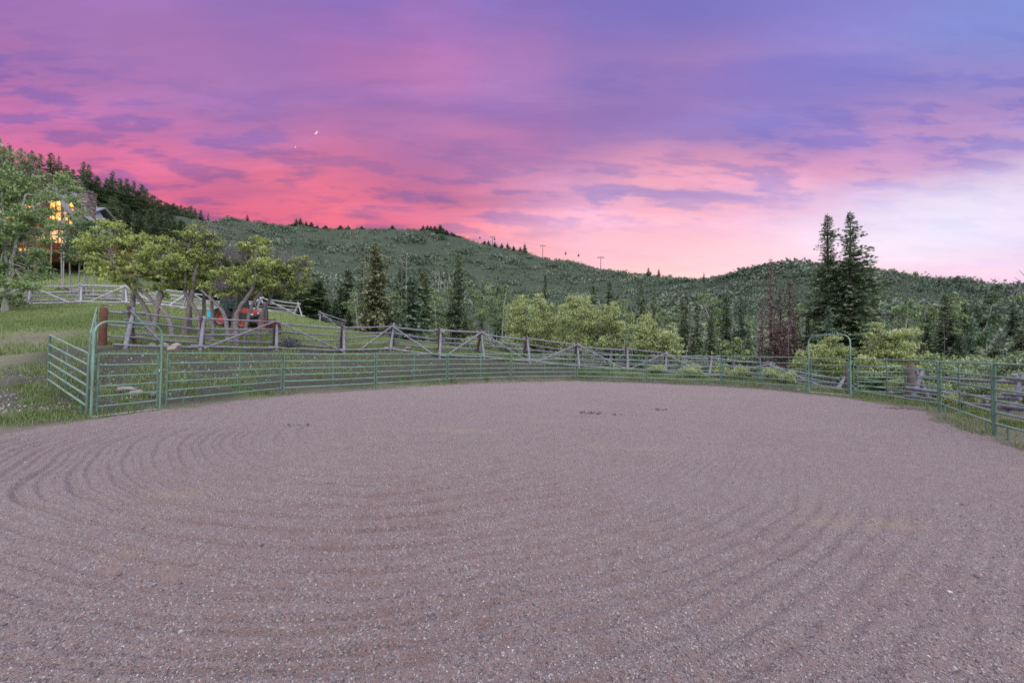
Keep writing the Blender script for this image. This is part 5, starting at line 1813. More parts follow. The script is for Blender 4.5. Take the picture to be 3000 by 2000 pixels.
# ------------------------------------------------------------------ conifers
def conifer_mesh(H, Rb, seed, clear=.06, dens=1.0, droop=.25, power=.85, gap=.0, card=1.0, ragged=.25, wide=1.0):
    """Crown and trunk meshes of a fir of height H: whorls of boughs, each bough a spray of needle cards."""
    g = np.random.default_rng(seed)
    V, n = [], 0
    nb = int(H * 24 * dens)
    lop, lopa = g.uniform(.1, .3), g.uniform(0, 6.28)
    holes = [(g.uniform(.15, .9), g.uniform(0, 6.28), g.uniform(.03, .08)) for _ in range(9)]
    for i in range(nb):
        t = (i + g.uniform(0, 1)) / nb
        t = t ** 1.08
        z = H * (clear + (1 - clear) * t) * .985
        L = Rb * ((1 - t) ** power) * g.uniform(1 - ragged * 1.6, 1 + ragged * .7) + .10 * wide
        if gap and g.uniform() < gap * t:
            continue
        az_ = g.uniform(0, 2 * np.pi)
        L *= 1 + lop * math.cos(az_ - lopa)
        if any(abs(t - h0) < hw and math.cos(az_ - ha) > .3 for h0, ha, hw in holes):
            L *= .55
        rise = (-droop * (1 - t) + .35 * t) + g.normal(0, .10)
        hd = np.array([math.cos(az_), math.sin(az_), 0])
        sd = np.array([-hd[1], hd[0], 0])
        m = max(2, int(2 + L * 3.0 / card))
        for j in range(m):
            s = (j + g.uniform(.2, 1.0)) / m
            q = hd * L * s + np.array([0, 0, z + rise * L * s - droop * .55 * L * s * s + .06 * L])
            ln = (.22 + .42 * L * (1 - s * .55)) * card * g.uniform(.7, 1.2) * .62
            w = ln * g.uniform(.26, .42)
            for sg in (-1, 1):
                d = hd * g.uniform(.45, 1.0) + sd * sg * g.uniform(.35, .95) + np.array([0, 0, g.normal(-.10, .22)])
                d /= np.linalg.norm(d)
                up = np.array([0, 0, 1.0]) + g.normal(0, .45, 3)
                e = np.cross(d, up)
                e /= np.linalg.norm(e)
                V.append((q - e * w * .5, q + d * ln * .55 - e * w, q + d * ln, q + d * ln * .5 + e * w))
        d = hd * ln * .9 + np.array([0, 0, g.normal(.02, .06)])
        V.append((q, q + d * .6 - sd * w * .7, q + d * 1.15, q + d * .6 + sd * w * .7))
    V = np.array(V).reshape(-1, 3)
    crown = mesh_np('crown', V, np.arange(len(V)).reshape(-1, 4))
    tg = G().tube([(0, 0, -.6), (0, 0, H * .3), (0.02, .02, H * .7), (0, 0, H)], [H * .016, H * .012, H * .006, .012], 8)
    o = tg.build('trunk', FIRBARK)
    tm = o.data
    bpy.data.objects.remove(o)
    return crown, tm


PROTO = {
    'spruce': [conifer_mesh(12, 2.0, 1, dens=1.8, card=1.1), conifer_mesh(12, 1.75, 2, dens=1.8, power=.95, card=1.1), conifer_mesh(12, 1.9, 21, dens=1.7, power=.8, card=1.1, ragged=.4)],
    'narrow': [conifer_mesh(12, 1.35, 3, dens=1.9, power=.75, card=1.15), conifer_mesh(12, 1.15, 4, power=.7, dens=1.9, ragged=.4, card=1.15), conifer_mesh(12, 1.3, 22, power=.85, dens=1.8, ragged=.5, card=1.15)],
    'full': [conifer_mesh(12, 2.2, 5, dens=2.0, power=.6, clear=.10, ragged=.4, card=1.1), conifer_mesh(12, 2.6, 6, dens=2.0, power=.42, clear=.16, ragged=.5, card=1.1), conifer_mesh(12, 2.3, 23, dens=2.0, power=.52, clear=.08, ragged=.45, card=1.1)],
    'twin': [conifer_mesh(16, 2.9, 7, dens=2.6, power=.88, clear=.02, ragged=.36, gap=.25, card=1.0, droop=.18), conifer_mesh(16, 3.1, 8, dens=2.6, power=.92, clear=.02, ragged=.38, gap=.25, card=1.0, droop=.18)],
    'dead': [conifer_mesh(12, 1.1, 9, dens=1.25, power=.6, ragged=.6, card=.85), conifer_mesh(12, 1.3, 10, dens=1.25, power=.65, ragged=.6, card=.85)],
    'far': [conifer_mesh(12, 2.1, 11, dens=.75, card=1.3), conifer_mesh(12, 1.6, 12, dens=.75, card=1.25, power=.75), conifer_mesh(12, 2.3, 13, dens=.75, card=1.35, power=.85, ragged=.45)],
}
PH = {'twin': 16.0}


def conifer(label, px, top, Y, width, kind, mat, group=None, base_y=None, cat='fir tree', name='fir_tree', var=None, lean=0.0):
    """A fir whose tip is seen at px, top; width is its spread in the photograph."""
    t = P(px, top, Y)
    zg = gz(t[0], Y)
    if base_y is not None:
        zg = min(P(px, base_y, Y)[2], zg + 2.5)
    h = max(t[2] - zg, 1.0)
    protos = PROTO[kind]
    cm, tm = protos[(var if var is not None else rng.integers(0, len(protos)))]
    H0 = PH.get(kind, 12.0)
    root = empty(name, (t[0], Y, zg - .1), label, cat, group, rng.uniform(0, 6.28))
    rb = (cm.get('rb') if False else None)
    co = max(abs(v) for v in (cm.vertices[0].co[0],)) if False else None
    W0 = cm_width(cm)
    sxy = width * Y / F / W0 * {'full': 1.28, 'spruce': 1.28, 'dead': 1.0, 'narrow': 1.15}.get(kind, 1.0)
    root.scale = (sxy, sxy, h / H0)
    if lean:
        root.rotation_euler[1] = lean
    c = bpy.data.objects.new('crown', cm)
    COL.objects.link(c)
    c.parent = root
    set_obj_mat(c, mat)
    k = bpy.data.objects.new('trunk', tm)
    COL.objects.link(k)
    k.parent = root
    return root


_wc = {}


def cm_width(me):
    if me.name not in _wc:
        a = np.empty(len(me.vertices) * 3, dtype=np.float32)
        me.vertices.foreach_get('co', a)
        a = a.reshape(-1, 3)
        _wc[me.name] = 2 * np.percentile(np.hypot(a[:, 0], a[:, 1]), 91)
    return _wc[me.name]


def set_obj_mat(o, mat):
    """Material on the object, so trees that share a mesh can differ."""
    if not o.data.materials:
        o.data.materials.append(mat)
    o.material_slots[0].link = 'OBJECT'
    o.material_slots[0].material = mat


MG = 'firs along the foot of the meadow'
for a in [
    ('dark fir at the right edge of the oaks', 868, 822, 60, 66, 'spruce', FIR), ('dark spreading fir right of the oak clump', 932, 818, 56, 92, 'full', FIR), ('small dark fir between the spreading fir and the meadow fence', 905, 850, 54, 56, 'spruce', FIR),
    ('mid height dark fir above the meadow edge', 1021, 785, 62, 58, 'full', FIR), ('dark fir just above the far dark fence', 1000, 838, 55, 56, 'spruce', FIR), ('small fir left of the leaning white trunk', 985, 872, 52, 44, 'spruce', FIR),
    ('small fir at the foot of the tall olive fir', 1022, 905, 50, 34, 'spruce', FIR), ('dark fir pressed against the left of the tall olive fir', 1064, 735, 60, 46, 'spruce', FIR), ('dark fir behind the pale aspens right of the olive fir', 1178, 778, 60, 66, 'full', FIR),
    ('rounded greyish fir with a bare trunk foot by the fence', 1208, 805, 44, 62, 'full', FIR_PALE), ('dark ragged fir right behind the rounded fir', 1242, 790, 50, 70, 'full', FIR),
    ('pointed spruce standing alone before the far slope', 1346, 738, 58, 84, 'spruce', FIR), ('small dark fir right of the pointed spruce', 1412, 925, 52, 36, 'spruce', FIR), ('low dark fir at the foot of the pointed spruce', 1365, 910, 54, 46, 'spruce', FIR),
    ('dark fir low behind the oak clump edge', 845, 850, 64, 50, 'spruce', FIR), ('dark fir filling in below the spreading fir', 958, 872, 53, 50, 'spruce', FIR),
]:
    conifer(*a, group=MG)
conifer('tall olive brown fir with pale bare trunks', 1096, 712, 48, 66, 'full', FIR_BROWN, MG, var=1)
conifer('second crown of olive brown fir leaning right', 1112, 748, 49, 56, 'full', FIR_BROWN, MG, var=0)
RG = 'firs in the hollow beyond the ring'
for a in [
    ('faint fir above the leftmost yellow oaks', 1598, 800, 110, 36, 'narrow', FIR), ('thin fir above the middle yellow oaks', 1737, 832, 90, 40, 'narrow', FIR), ('broad dark fir above the yellow oaks', 1786, 818, 84, 62, 'spruce', FIR),
    ('dark fir right of the yellow oaks', 1879, 826, 62, 64, 'spruce', FIR), ('slim fir right of the dark fir', 1915, 862, 70, 40, 'narrow', FIR), ('tall dark fir left of the pair of firs', 2010, 858, 50, 52, 'narrow', FIR), ('dark fir of the close pair', 2043, 880, 47, 58, 'narrow', FIR),
    ('dark cone shaped fir before the fence', 2085, 905, 43, 58, 'spruce', FIR), ('fir rising pale topped behind the cone shaped fir', 2080, 868, 60, 42, 'narrow', FIR), ('dark fir left of the dead firs', 2130, 853, 54, 56, 'narrow', FIR), ('greener fir next to the dead firs', 2171, 862, 52, 54, 'spruce', FIR_PALE),
    ('low fir in front of the dead firs', 2195, 960, 42, 48, 'spruce', FIR), ('small fir between the dead firs and the big twin firs', 2368, 915, 46, 52, 'spruce', FIR_PALE), ('pale young fir in front of the big twin firs', 2429, 892, 36, 62, 'spruce', FIR_PALE),
    ('dark ragged fir just right of the big twin firs', 2555, 812, 62, 62, 'narrow', FIR), ('fir on the right slope with a two stage crown', 2768, 856, 46, 84, 'spruce', FIR), ('thin fir with a red tip near the right edge', 2846, 935, 40, 36, 'narrow', FIR_PALE), ('dark fir at the right edge above the last panels', 2990, 960, 34, 90, 'spruce', FIR),
    ('low dark fir behind the panels near the right edge', 2915, 1000, 34, 70, 'spruce', FIR), ('low dark fir behind the brown gate post', 2700, 1000, 36, 80, 'spruce', FIR), ('dark fir low between the right oaks', 2655, 960, 52, 60, 'spruce', FIR), ('slender fir left of the two stage fir', 2715, 930, 50, 46, 'narrow', FIR_PALE),
    ('low dark fir behind the second right panel', 2810, 985, 38, 66, 'spruce', FIR), ('dark low fir right under the twin firs', 2500, 985, 44, 70, 'spruce', FIR), ('dark low fir behind the arched gate', 2395, 1000, 40, 60, 'spruce', FIR),
    ('low fir behind the yellow oaks', 1640, 925, 66, 50, 'spruce', FIR), ('low dark fir right of the last yellow oak', 2030, 985, 42, 60, 'spruce', FIR), ('dark low fir left of the first yellow oaks', 1500, 925, 60, 40, 'spruce', FIR),
]:
    conifer(*a, group=RG)
DG_ = 'dead red firs'
for a in [('tallest dead red fir with a thin bare tip', 2256, 752, 46, 56, 'dead', FIR_DEAD), ('dead red fir left of the tallest', 2232, 868, 46, 40, 'dead', FIR_DEAD), ('broad dead red fir right of the tallest', 2312, 820, 45, 66, 'dead', FIR_DEAD), ('dead red fir between the two tall ones', 2284, 842, 47, 56, 'dead', FIR_DEAD), ('low dead red fir at the foot of the others', 2270, 925, 43, 60, 'dead', FIR_DEAD),
          ('low dead red fir leaning on the broad one', 2325, 910, 43, 56, 'dead', FIR_DEAD), ('small dead red fir right at the fence', 2298, 950, 42, 60, 'dead', FIR_DEAD)]:
    conifer(*a, group=DG_)
conifer('left one of the tall twin firs behind the arched gate', 2424, 620, 43, 172, 'twin', FIR, 'tall twin firs', var=0, lean=.01)
conifer('right one of the tall twin firs, the highest tree', 2482, 614, 42, 205, 'twin', FIR, 'tall twin firs', var=1, lean=.015)

# dense stand on the left hillside, tops along the skyline as in the photograph
SKYL = [(-30, 470), (12, 428), (30, 424), (62, 432), (96, 440), (118, 448), (150, 446), (172, 455), (196, 482), (215, 495), (246, 472), (262, 482), (285, 515), (312, 520), (331, 500), (352, 522), (372, 522), (392, 528), (415, 538), (428, 552), (448, 570), (466, 582), (488, 592)]
for px, ty in SKYL:
    Y = np.interp(px, [-30, 140, 265, 380, 500], [150, 150, 155, 165, 185]) + rng.uniform(-8, 8)
    conifer('dark fir on the skyline of the wooded slope behind the log house', px, ty, Y, rng.uniform(40, 60), 'far', FIR, 'firs along the wooded skyline')
FAR_WOODS = []
for i in range(190):
    px = rng.uniform(-60, 640)
    yt = np.interp(px, [-60, 0, 140, 265, 380, 500, 620], [470, 470, 490, 545, 590, 625, 650])
    py = yt + 22 + (np.interp(px, [-60, 265, 500, 620], [230, 210, 190, 130])) * rng.uniform(0, 1) ** 1.2
    f = (py - yt) / 230
    Y = np.interp(px, [-60, 140, 265, 380, 500, 620], [145, 145, 150, 160, 190, 230]) * (1 - .52 * f) + rng.uniform(-6, 6)
    Y = max(Y, 66)
    if i >= 60:
        FAR_WOODS.append((px, py, Y, 12.0 * 0.44 * F / Y * rng.uniform(.75, 1.2)))
        continue
    conifer('dark fir among the dense stand covering the slope above the oaks', px, py, Y, 12.0 * 0.44 * F / Y * rng.uniform(.75, 1.2), 'far', FIR if rng.uniform() < .85 else FIR_PALE, 'firs in the dense stand on the left slope')
for px, ty, Y in ((405, 640, 75), (440, 610, 90), (470, 640, 85), (350, 640, 70), (392, 690, 64), (510, 660, 90), (300, 600, 78), (330, 575, 88), (372, 600, 82), (275, 590, 74), (610, 720, 100), (660, 760, 90), (640, 700, 120), (690, 740, 110), (720, 790, 85), (800, 800, 80), (770, 770, 95)):
    conifer('tall dark fir rising between the oaks and the wooded slope', px, ty, Y, 60 * 80 / Y * rng.uniform(.8, 1.1), 'narrow', FIR, 'tall firs behind the oaks')

for i in range(58):                                     # firs and their young behind the oaks and along the meadow edge
    px = rng.uniform(430, 900)
    Y = rng.uniform(66, 135)
    lim = np.interp(px, [430, 560, 700, 900], [592, 655, 725, 800])
    ty = lim + (Y < 95) * rng.uniform(20, 70) + rng.uniform(0, 30)
    if ty > 875:
        continue
    conifer('dark fir of the band rising behind the oak clump', px, ty, Y, 64 * 80 / Y * rng.uniform(.8, 1.2), ('narrow', 'spruce')[i % 2], FIR, 'firs of the band behind the oaks')
for i in range(34):                                     # more firs deep in the hollow
    px = rng.uniform(1450, 3000)
    Y = rng.uniform(58, 95)
    ty = np.interp(px, [1450, 1900, 2300, 2700, 3000], [860, 870, 850, 880, 890]) + rng.uniform(-20, 70)
    conifer('dark fir deep in the hollow between the brush and the fence', px, ty, Y, 48 * 70 / Y * rng.uniform(.7, 1.2), ('narrow', 'spruce', 'full')[i % 3], FIR if i % 4 else FIR_PALE, 'firs deep in the hollow')

# skyline firs on the far ridge
RIDGE = [(484, 592, 2), (497, 598, 2), (508, 594, 2), (520, 602, 2), (531, 600, 1.6), (542, 606, 1.6), (552, 604, 1.2), (572, 610, 1), (588, 614, 1), (560, 602, .8), (610, 622, .6), (725, 630, 1), (868, 640, 2), (880, 638, 2.6), (897, 648, 1.6), (913, 650, 2.2), (930, 660, 1), (955, 660, 2), (998, 660, 1.8), (1020, 660, 1), (1060, 662, 1), (1150, 660, 1), (1240, 660, 1.5), (1252, 660, 2), (1262, 662, 2), (1274, 662, 2.6), (1290, 658, 3.4), (1298, 668, 2.5), (1309, 674, 2.4), (1323, 680, 2.2), (1331, 684, 1.6), (1342, 690, 1.4), (1420, 705, 1), (1431, 704, .9), (1450, 708, .9), (1470, 712, 1.2), (1487, 711, 1.4), (1505, 720, .8), (1524, 722, 1), (1538, 713, 2), (1900, 782, 1.6), (1930, 788, 1.5), (2062, 798, 1)]
RD = lambda px: float(np.interp(px, [c[0] for c in COLS], [500, 185, 185, 190, 205, 330, 570, 630, 660, 660, 650, 640, 610, 550, 450, 370, 280, 245, 225, 205, 190, 180, 155, 145]))
for px, ty, k in RIDGE:
    Y = RD(px) - 6
    conifer('small fir standing on the far bare ridge line', px, ty, Y, 9 + 5 * k if px > 600 else 24 + 7 * k, 'far', FIR, 'firs on the far ridge line')
for i in range(46):                                   # scattered dark firs on the far slope
    px = rng.choice([rng.uniform(1180, 1340), rng.uniform(1350, 1560), rng.uniform(760, 1180)], p=[.6, .2, .2])
    py = rng.uniform(690, 800) if px < 1350 else rng.uniform(740, 830)
    Y = float(np.interp(py, [660, 705, 780, 835, 900], [630, 540, 400, 290, 190]))
    b = at(px, Y)
    s = rng.uniform(5, 9)
    FAR_WOODS.append((px, b[2] + s * 1.1, Y, s, b))


def far_woods():
    """The farthest firs, past the three hundred that show largest, as one mass."""
    base = []
    for cm, _ in PROTO['far']:
        a = np.empty(len(cm.vertices) * 3, dtype=np.float32)
        cm.vertices.foreach_get('co', a)
        base.append((a.reshape(-1, 3), cm_width(cm)))
    Vs = []
    for w in FAR_WOODS:
        V0, W0 = base[rng.integers(0, 3)]
        if len(w) == 5:
            k = w[3] / 12
            sx, sz, o = k, k * 1.1, w[4]
        else:
            t = P(w[0], w[1], w[2])
            zg = gz(t[0], w[2])
            sx, sz, o = w[3] * w[2] / F / W0, max(t[2] - zg, 1.0) / 12.0, np.array([t[0], w[2], zg])
        c, s_ = math.cos(k0 := rng.uniform(0, 6.28)), math.sin(k0)
        Vs.append(np.stack([(V0[:, 0] * c - V0[:, 1] * s_) * sx, (V0[:, 0] * s_ + V0[:, 1] * c) * sx, V0[:, 2] * sz], -1) + o)
    V = np.concatenate(Vs)
    tag(obj_of('fir_woods', mesh_np('fir_woods', V, np.arange(len(V)).reshape(-1, 4)), FIR), 'farther firs of the woods on the slopes', kind='stuff')


far_woods()

# ------------------------------------------------------------------ yellow-green oaks, aspens and snags in the hollow
YG = 'yellow green oaks beyond the fence'
YD = 1.55


def yoak(label, Y, tx, by, lobes, dens=YD, leaf=YOAK_LEAF, ls=.08, grp=YG, r0=.14):
    lobes = [(l[0], l[1], l[2] * 1.22, l[3] * 1.18) for l in lobes]
    top = min(l[1] for l in lobes)
    lobe_tree('oak_tree', label, 'oak tree', grp, Y, [[(tx, by), (tx + 3, by - (by - top) * .3), (tx - 3, by - (by - top) * .55), (tx + 2, by - (by - top) * .75)]], lobes, leaf, BARK, ls, dens, r0, twig_n=9)


yoak('yellow green oak farthest left of the row beyond the fence', 42, 1540, 1035, [(1528, 885, 22, 18), (1505, 910, 24, 22), (1540, 920, 30, 26), (1512, 950, 28, 26), (1548, 965, 30, 28), (1515, 990, 24, 20), (1540, 1010, 24, 16)])
yoak('yellow green oak second in the row with a pointed top', 40, 1592, 1035, [(1582, 876, 16, 16), (1585, 905, 24, 22), (1608, 935, 26, 24), (1575, 945, 26, 26), (1600, 975, 30, 26), (1578, 1000, 24, 20), (1618, 1005, 20, 20)])
yoak('broad yellow green oak in the middle of the row', 38, 1700, 1050, [(1682, 880, 20, 18), (1712, 895, 24, 20), (1665, 915, 26, 24), (1700, 930, 32, 26), (1738, 925, 24, 22), (1660, 960, 30, 26), (1705, 975, 34, 28), (1745, 965, 26, 24), (1690, 1010, 32, 22), (1650, 1000, 20, 18)])
yoak('yellow green oak at the right of the middle one, rounded crown', 37, 1788, 1050, [(1790, 905, 18, 16), (1775, 930, 24, 22), (1805, 935, 22, 20), (1785, 965, 28, 24), (1812, 970, 18, 22), (1795, 1000, 26, 20), (1768, 1005, 22, 18)])
yoak('low yellow green oak with a tall left shoulder', 36, 1900, 1075, [(1893, 935, 18, 18), (1880, 965, 24, 22), (1910, 970, 20, 18), (1890, 1000, 28, 22), (1925, 1000, 22, 18), (1900, 1030, 28, 16), (1868, 1020, 18, 16)])
yoak('low yellow green oak farthest right of the row', 35, 1965, 1080, [(1960, 965, 13, 14), (1950, 990, 20, 18), (1975, 1000, 20, 18), (1945, 1020, 22, 18), (1978, 1035, 18, 16), (1958, 1045, 22, 14)])
yoak('sprawling pale oak behind the arched gate', 24, 2440, 1140, [(2430, 1000, 22, 14), (2395, 1025, 26, 14), (2440, 1030, 30, 15), (2470, 1030, 20, 14), (2360, 1045, 26, 13), (2415, 1060, 32, 16), (2455, 1065, 26, 16), (2340, 1065, 18, 10), (2440, 1090, 30, 15)], 1.7, grp='pale oaks behind the right panels', ls=.06)
yoak('large pale oak right of the arched gate', 23, 2605, 1140, [(2570, 960, 16, 12), (2545, 980, 14, 10), (2610, 985, 26, 14), (2655, 975, 24, 14), (2580, 1005, 26, 13), (2630, 1010, 34, 15), (2560, 1030, 24, 13), (2605, 1040, 36, 16), (2655, 1045, 30, 15), (2540, 1060, 26, 13), (2590, 1075, 34, 16), (2640, 1080, 30, 15), (2680, 1060, 16, 10), (2560, 1095, 30, 13), (2620, 1110, 34, 13)], 1.7, grp='pale oaks behind the right panels', ls=.06)
AG = 'aspens in the hollow'
for lab, Y, tx, by, lobes in [
    ('pale aspen with a forked white trunk before the olive fir', 48, 1052, 965, [(1045, 865, 14, 22), (1060, 890, 16, 24), (1040, 900, 14, 20)]),
    ('pale green aspen between the olive fir and the rounded fir', 50, 1168, 968, [(1166, 865, 14, 24), (1172, 895, 20, 24), (1155, 915, 18, 22), (1180, 930, 18, 22), (1150, 945, 16, 18)]),
    ('small pale aspen right of the olive fir trunk', 51, 1128, 965, [(1124, 900, 12, 20), (1130, 930, 14, 20)]),
    ('tall pale aspen right of the pointed spruce', 60, 1431, 960, [(1432, 850, 18, 22), (1420, 880, 20, 24), (1448, 890, 18, 26), (1415, 915, 20, 22), (1440, 925, 20, 20)]),
    ('tall pale aspen with a leaning white trunk', 58, 1470, 962, [(1482, 852, 16, 20), (1470, 880, 18, 24), (1490, 890, 16, 24), (1465, 915, 18, 22), (1485, 925, 16, 20)]),
    ('pale aspen behind the rightmost of the yellow oaks', 55, 1828, 1040, [(1828, 885, 20, 22), (1815, 915, 18, 24), (1840, 920, 20, 24), (1830, 955, 22, 26), (1850, 960, 14, 22)]),
    ('green aspen left of the tall dark fir pair', 52, 1960, 1060, [(1955, 920, 22, 20), (1935, 945, 20, 20), (1975, 945, 20, 20), (1955, 975, 24, 20)]),
    ('green aspen between the cone shaped fir and the left dark fir', 58, 2100, 1060, [(2058, 875, 18, 22), (2098, 885, 20, 22), (2110, 920, 20, 24), (2085, 930, 18, 22), (2115, 960, 16, 22)]),
    ('low bright green bush before the dead firs', 38, 2150, 1080, [(2135, 1020, 20, 14), (2165, 1010, 22, 16), (2150, 1040, 28, 15), (2185, 1035, 18, 14)]),
    ('green aspen left of the big twin firs', 50, 2345, 1060, [(2345, 905, 16, 24), (2355, 945, 20, 24), (2340, 985, 20, 24), (2365, 1000, 18, 20)]),
]:
    top = min(l[1] for l in lobes)
    lobe_tree('aspen_tree', lab, 'aspen tree', AG, Y, [[(tx, by + 15), (tx + rng.uniform(-4, 4), (by + top) / 2 + 20), (lobes[0][0], top + 6)]], lobes, ASPEN_LEAF, WHITE_BARK, .13, .75, .11, twig_n=8, hollow=.3)


def snag(label, px, yb, yt, Y, r, mat, lean=0, forks=5, group='bare snags in the hollow'):
    a, b = P(px, yb, Y), P(px + lean, yt, Y)
    z0 = gz(a[0], Y)
    if z0 < a[2]:
        a[2] = z0 - .2
    root = empty('bare_snag', a, label, 'dead tree', group)
    r *= .6
    q = wander(a, b, 8, .05)
    sg = G().tube(q, np.linspace(r, r * .25, 8), 7)
    segs = []
    for _ in range(forks * 3):
        s = q[rng.integers(3, 8)]
        e = s + np.array([rng.normal(0, .9), rng.normal(0, .6), rng.uniform(-.1, 1.0)]) * rng.uniform(.5, 1.3)
        m = (s + e) / 2 + rng.normal(0, .1, 3)
        segs += [(s, m, r * .28, r * .18), (m, e, r * .18, r * .06)]
        for _k in range(3):
            segs.append((m, m + rng.normal(0, .45, 3) + np.array([0, 0, .15]), r * .13, r * .04))
    sg.add(*twig_tubes(segs)).build('trunk', mat, root, a)


for a in [('leaning white snag with crooked arms at the left of the olive fir', 1052, 962, 868, 47, .13, WHITE_BARK, -14), ('pale snag standing above the dark ragged fir', 1191, 900, 752, 58, .13, WHITE_BARK), ('thin pale snag beside the fir above the pale aspens', 1178, 880, 768, 59, .08, WHITE_BARK),
          ('tall pale snag left of the olive fir', 1066, 880, 785, 55, .12, WHITE_BARK), ('pale snag rising behind the spreading fir', 962, 890, 830, 60, .10, TWIG), ('forked pale snag right of the spreading fir', 978, 890, 822, 60, .12, TWIG),
          ('crooked silver snag right of the last yellow oak', 1995, 1050, 955, 39, .10, TWIG, 30), ('thin silver snag before the dead firs', 2150, 1030, 965, 40, .06, TWIG, -8), ('pale bare trunk standing among the dead firs', 2310, 1060, 940, 41, .06, TWIG), ('thin bare trunk above the middle yellow oaks', 1681, 900, 788, 95, .16, FIRBARK),
          ('twisted silver snag right of the big twin firs', 2560, 1000, 900, 46, .09, TWIG, -10), ('bare pale trunk among the fir and brush at right', 2765, 1000, 930, 45, .07, TWIG)]:
    snag(*a)
for i in range(26):
    px = rng.uniform(1262, 1345)
    Y = 300 + rng.uniform(-30, 60)
    b = at(px, Y)
    h = rng.uniform(5, 9)
    tag(G().tube(b + np.array([(0, 0, -.5), (rng.normal(0, .2), 0, h * .6), (rng.normal(0, .3), 0, h)]), [.22, .17, .06], 5).build('bare_aspen_trunk', WHITE_BARK, None, b), 'thin bare white trunk in the stand left of the braced tower', 'dead tree', 'bare white trunks on the far slope')
# bare branch reaching in at the right edge
a = P(3060, 880, 9.0)
root = empty('bare_tree', np.array([a[0], 9.0, gz(a[0], 9.0)]), 'bare leafless branches reaching in at the right edge', 'bare tree')
o_ = np.array(root.location)
tg = G()
tb = P(3100, 1200, 9.0)
tb[2] = gz(tb[0], 9.0) - .1
tg.tube([tb, P(3085, 1050, 9.0), P(3065, 900, 9.0), P(3050, 780, 9.0)], [.07, .06, .04, .015], 8)
segs = []
for pts_ in ([(3070, 900), (3020, 862), (2990, 846), (2954, 836)], [(3060, 870), (3010, 848), (2985, 822), (2972, 812)], [(3055, 850), (3015, 838), (2990, 842), (2960, 856)], [(3050, 830), (3020, 820), (3000, 806), (2985, 790)], [(2990, 846), (2975, 852), (2962, 868)], [(2990, 822), (2978, 826), (2966, 824)], [(3010, 848), (2992, 852), (2976, 862)]):
    w = [P(x, y, 9.0 + rng.uniform(-.1, .1)) for x, y in pts_]
    for i in range(len(w) - 1):
        segs.append((w[i], w[i + 1], .011 - .0028 * i, .011 - .0028 * (i + 1)))
segs += [(P(3065, 900, 9.0), P(3070, 900, 9.0), .03, .012)]
tg.add(*twig_tubes(segs, 5)).build('trunk', TWIG, root, o_)


lobe_tree('aspen_tree', 'thin leafy aspen screening the glowing house windows', 'aspen tree', 'aspens round the log house', 45.0, [[(150, 775), (152, 700), (150, 640), (155, 600)]],
          [(150, 612, 30, 26), (195, 625, 20, 24), (165, 655, 30, 16), (160, 695, 34, 20), (120, 690, 24, 22), (190, 690, 18, 18), (120, 640, 18, 22), (200, 655, 16, 18), (230, 640, 20, 20), (245, 620, 12, 22)], ASPEN_LEAF, WHITE_BARK, .12, .33, .05, hollow=.2)


# ------------------------------------------------------------------ brush: shrubs one can tell apart, and the mass on the far slopes
def shrub_mesh(seed, n, s):
    g = np.random.default_rng(seed)
    C = []
    for k in range(g.integers(7, 11)):
        a, r = g.uniform(0, 6.28), g.uniform(0, .75)
        cz = g.uniform(.35, .85) * (1 - .35 * r)
        C.append((math.cos(a) * r, math.sin(a) * r, cz, g.uniform(.22, .42)))
    C = np.array(C)
    i = g.integers(0, len(C), n)
    v = g.normal(0, 1, (n, 3))
    v /= np.linalg.norm(v, axis=1)[:, None]
    q = C[i, :3] + v * C[i, 3:4] * g.uniform(.5, 1.1, (n, 1)) * np.array([1, 1, .8])
    q[:, 2] = np.abs(q[:, 2])
    global rng
    keep, rng = rng, g
    V, Fc = leaf_quads(q, s * g.uniform(.6, 1.4, n), .5)
    rng = keep
    return V, Fc


SHR = []
for k in range(6):
    V, Fc = shrub_mesh(50 + k, 900, .085)
    me = mesh_np('crown', V, Fc)
    SHR.append(me)
SHR_FINE = []
for k in range(4):
    V, Fc = shrub_mesh(80 + k, 4200, .034)
    SHR_FINE.append(mesh_np('crown', V, Fc))
SHR_STEM = G()
for k in range(5):
    SHR_STEM.tube([(0, 0, -.15), (rng.normal(0, .12), rng.normal(0, .12), .25), (rng.normal(0, .4), rng.normal(0, .4), .7)], [.05, .035, .012], 5, cap=False)
_o = SHR_STEM.build('stem', BARK)
STEM = _o.data
bpy.data.objects.remove(_o)


def shrub(label, pos, r, h, mat, group, stem=True, name='shrub', cat='shrub'):
    o = empty(name, pos, label, cat, group, rng.uniform(0, 6.28))
    o.scale = (r, r, h)
    c = bpy.data.objects.new('crown', (SHR_FINE[rng.integers(0, 4)] if pos[1] < 48 else SHR[rng.integers(0, 6)]))
    COL.objects.link(c)
    c.parent = o
    set_obj_mat(c, mat)
    if stem:
        s = bpy.data.objects.new('stem', STEM)
        COL.objects.link(s)
        s.parent = o


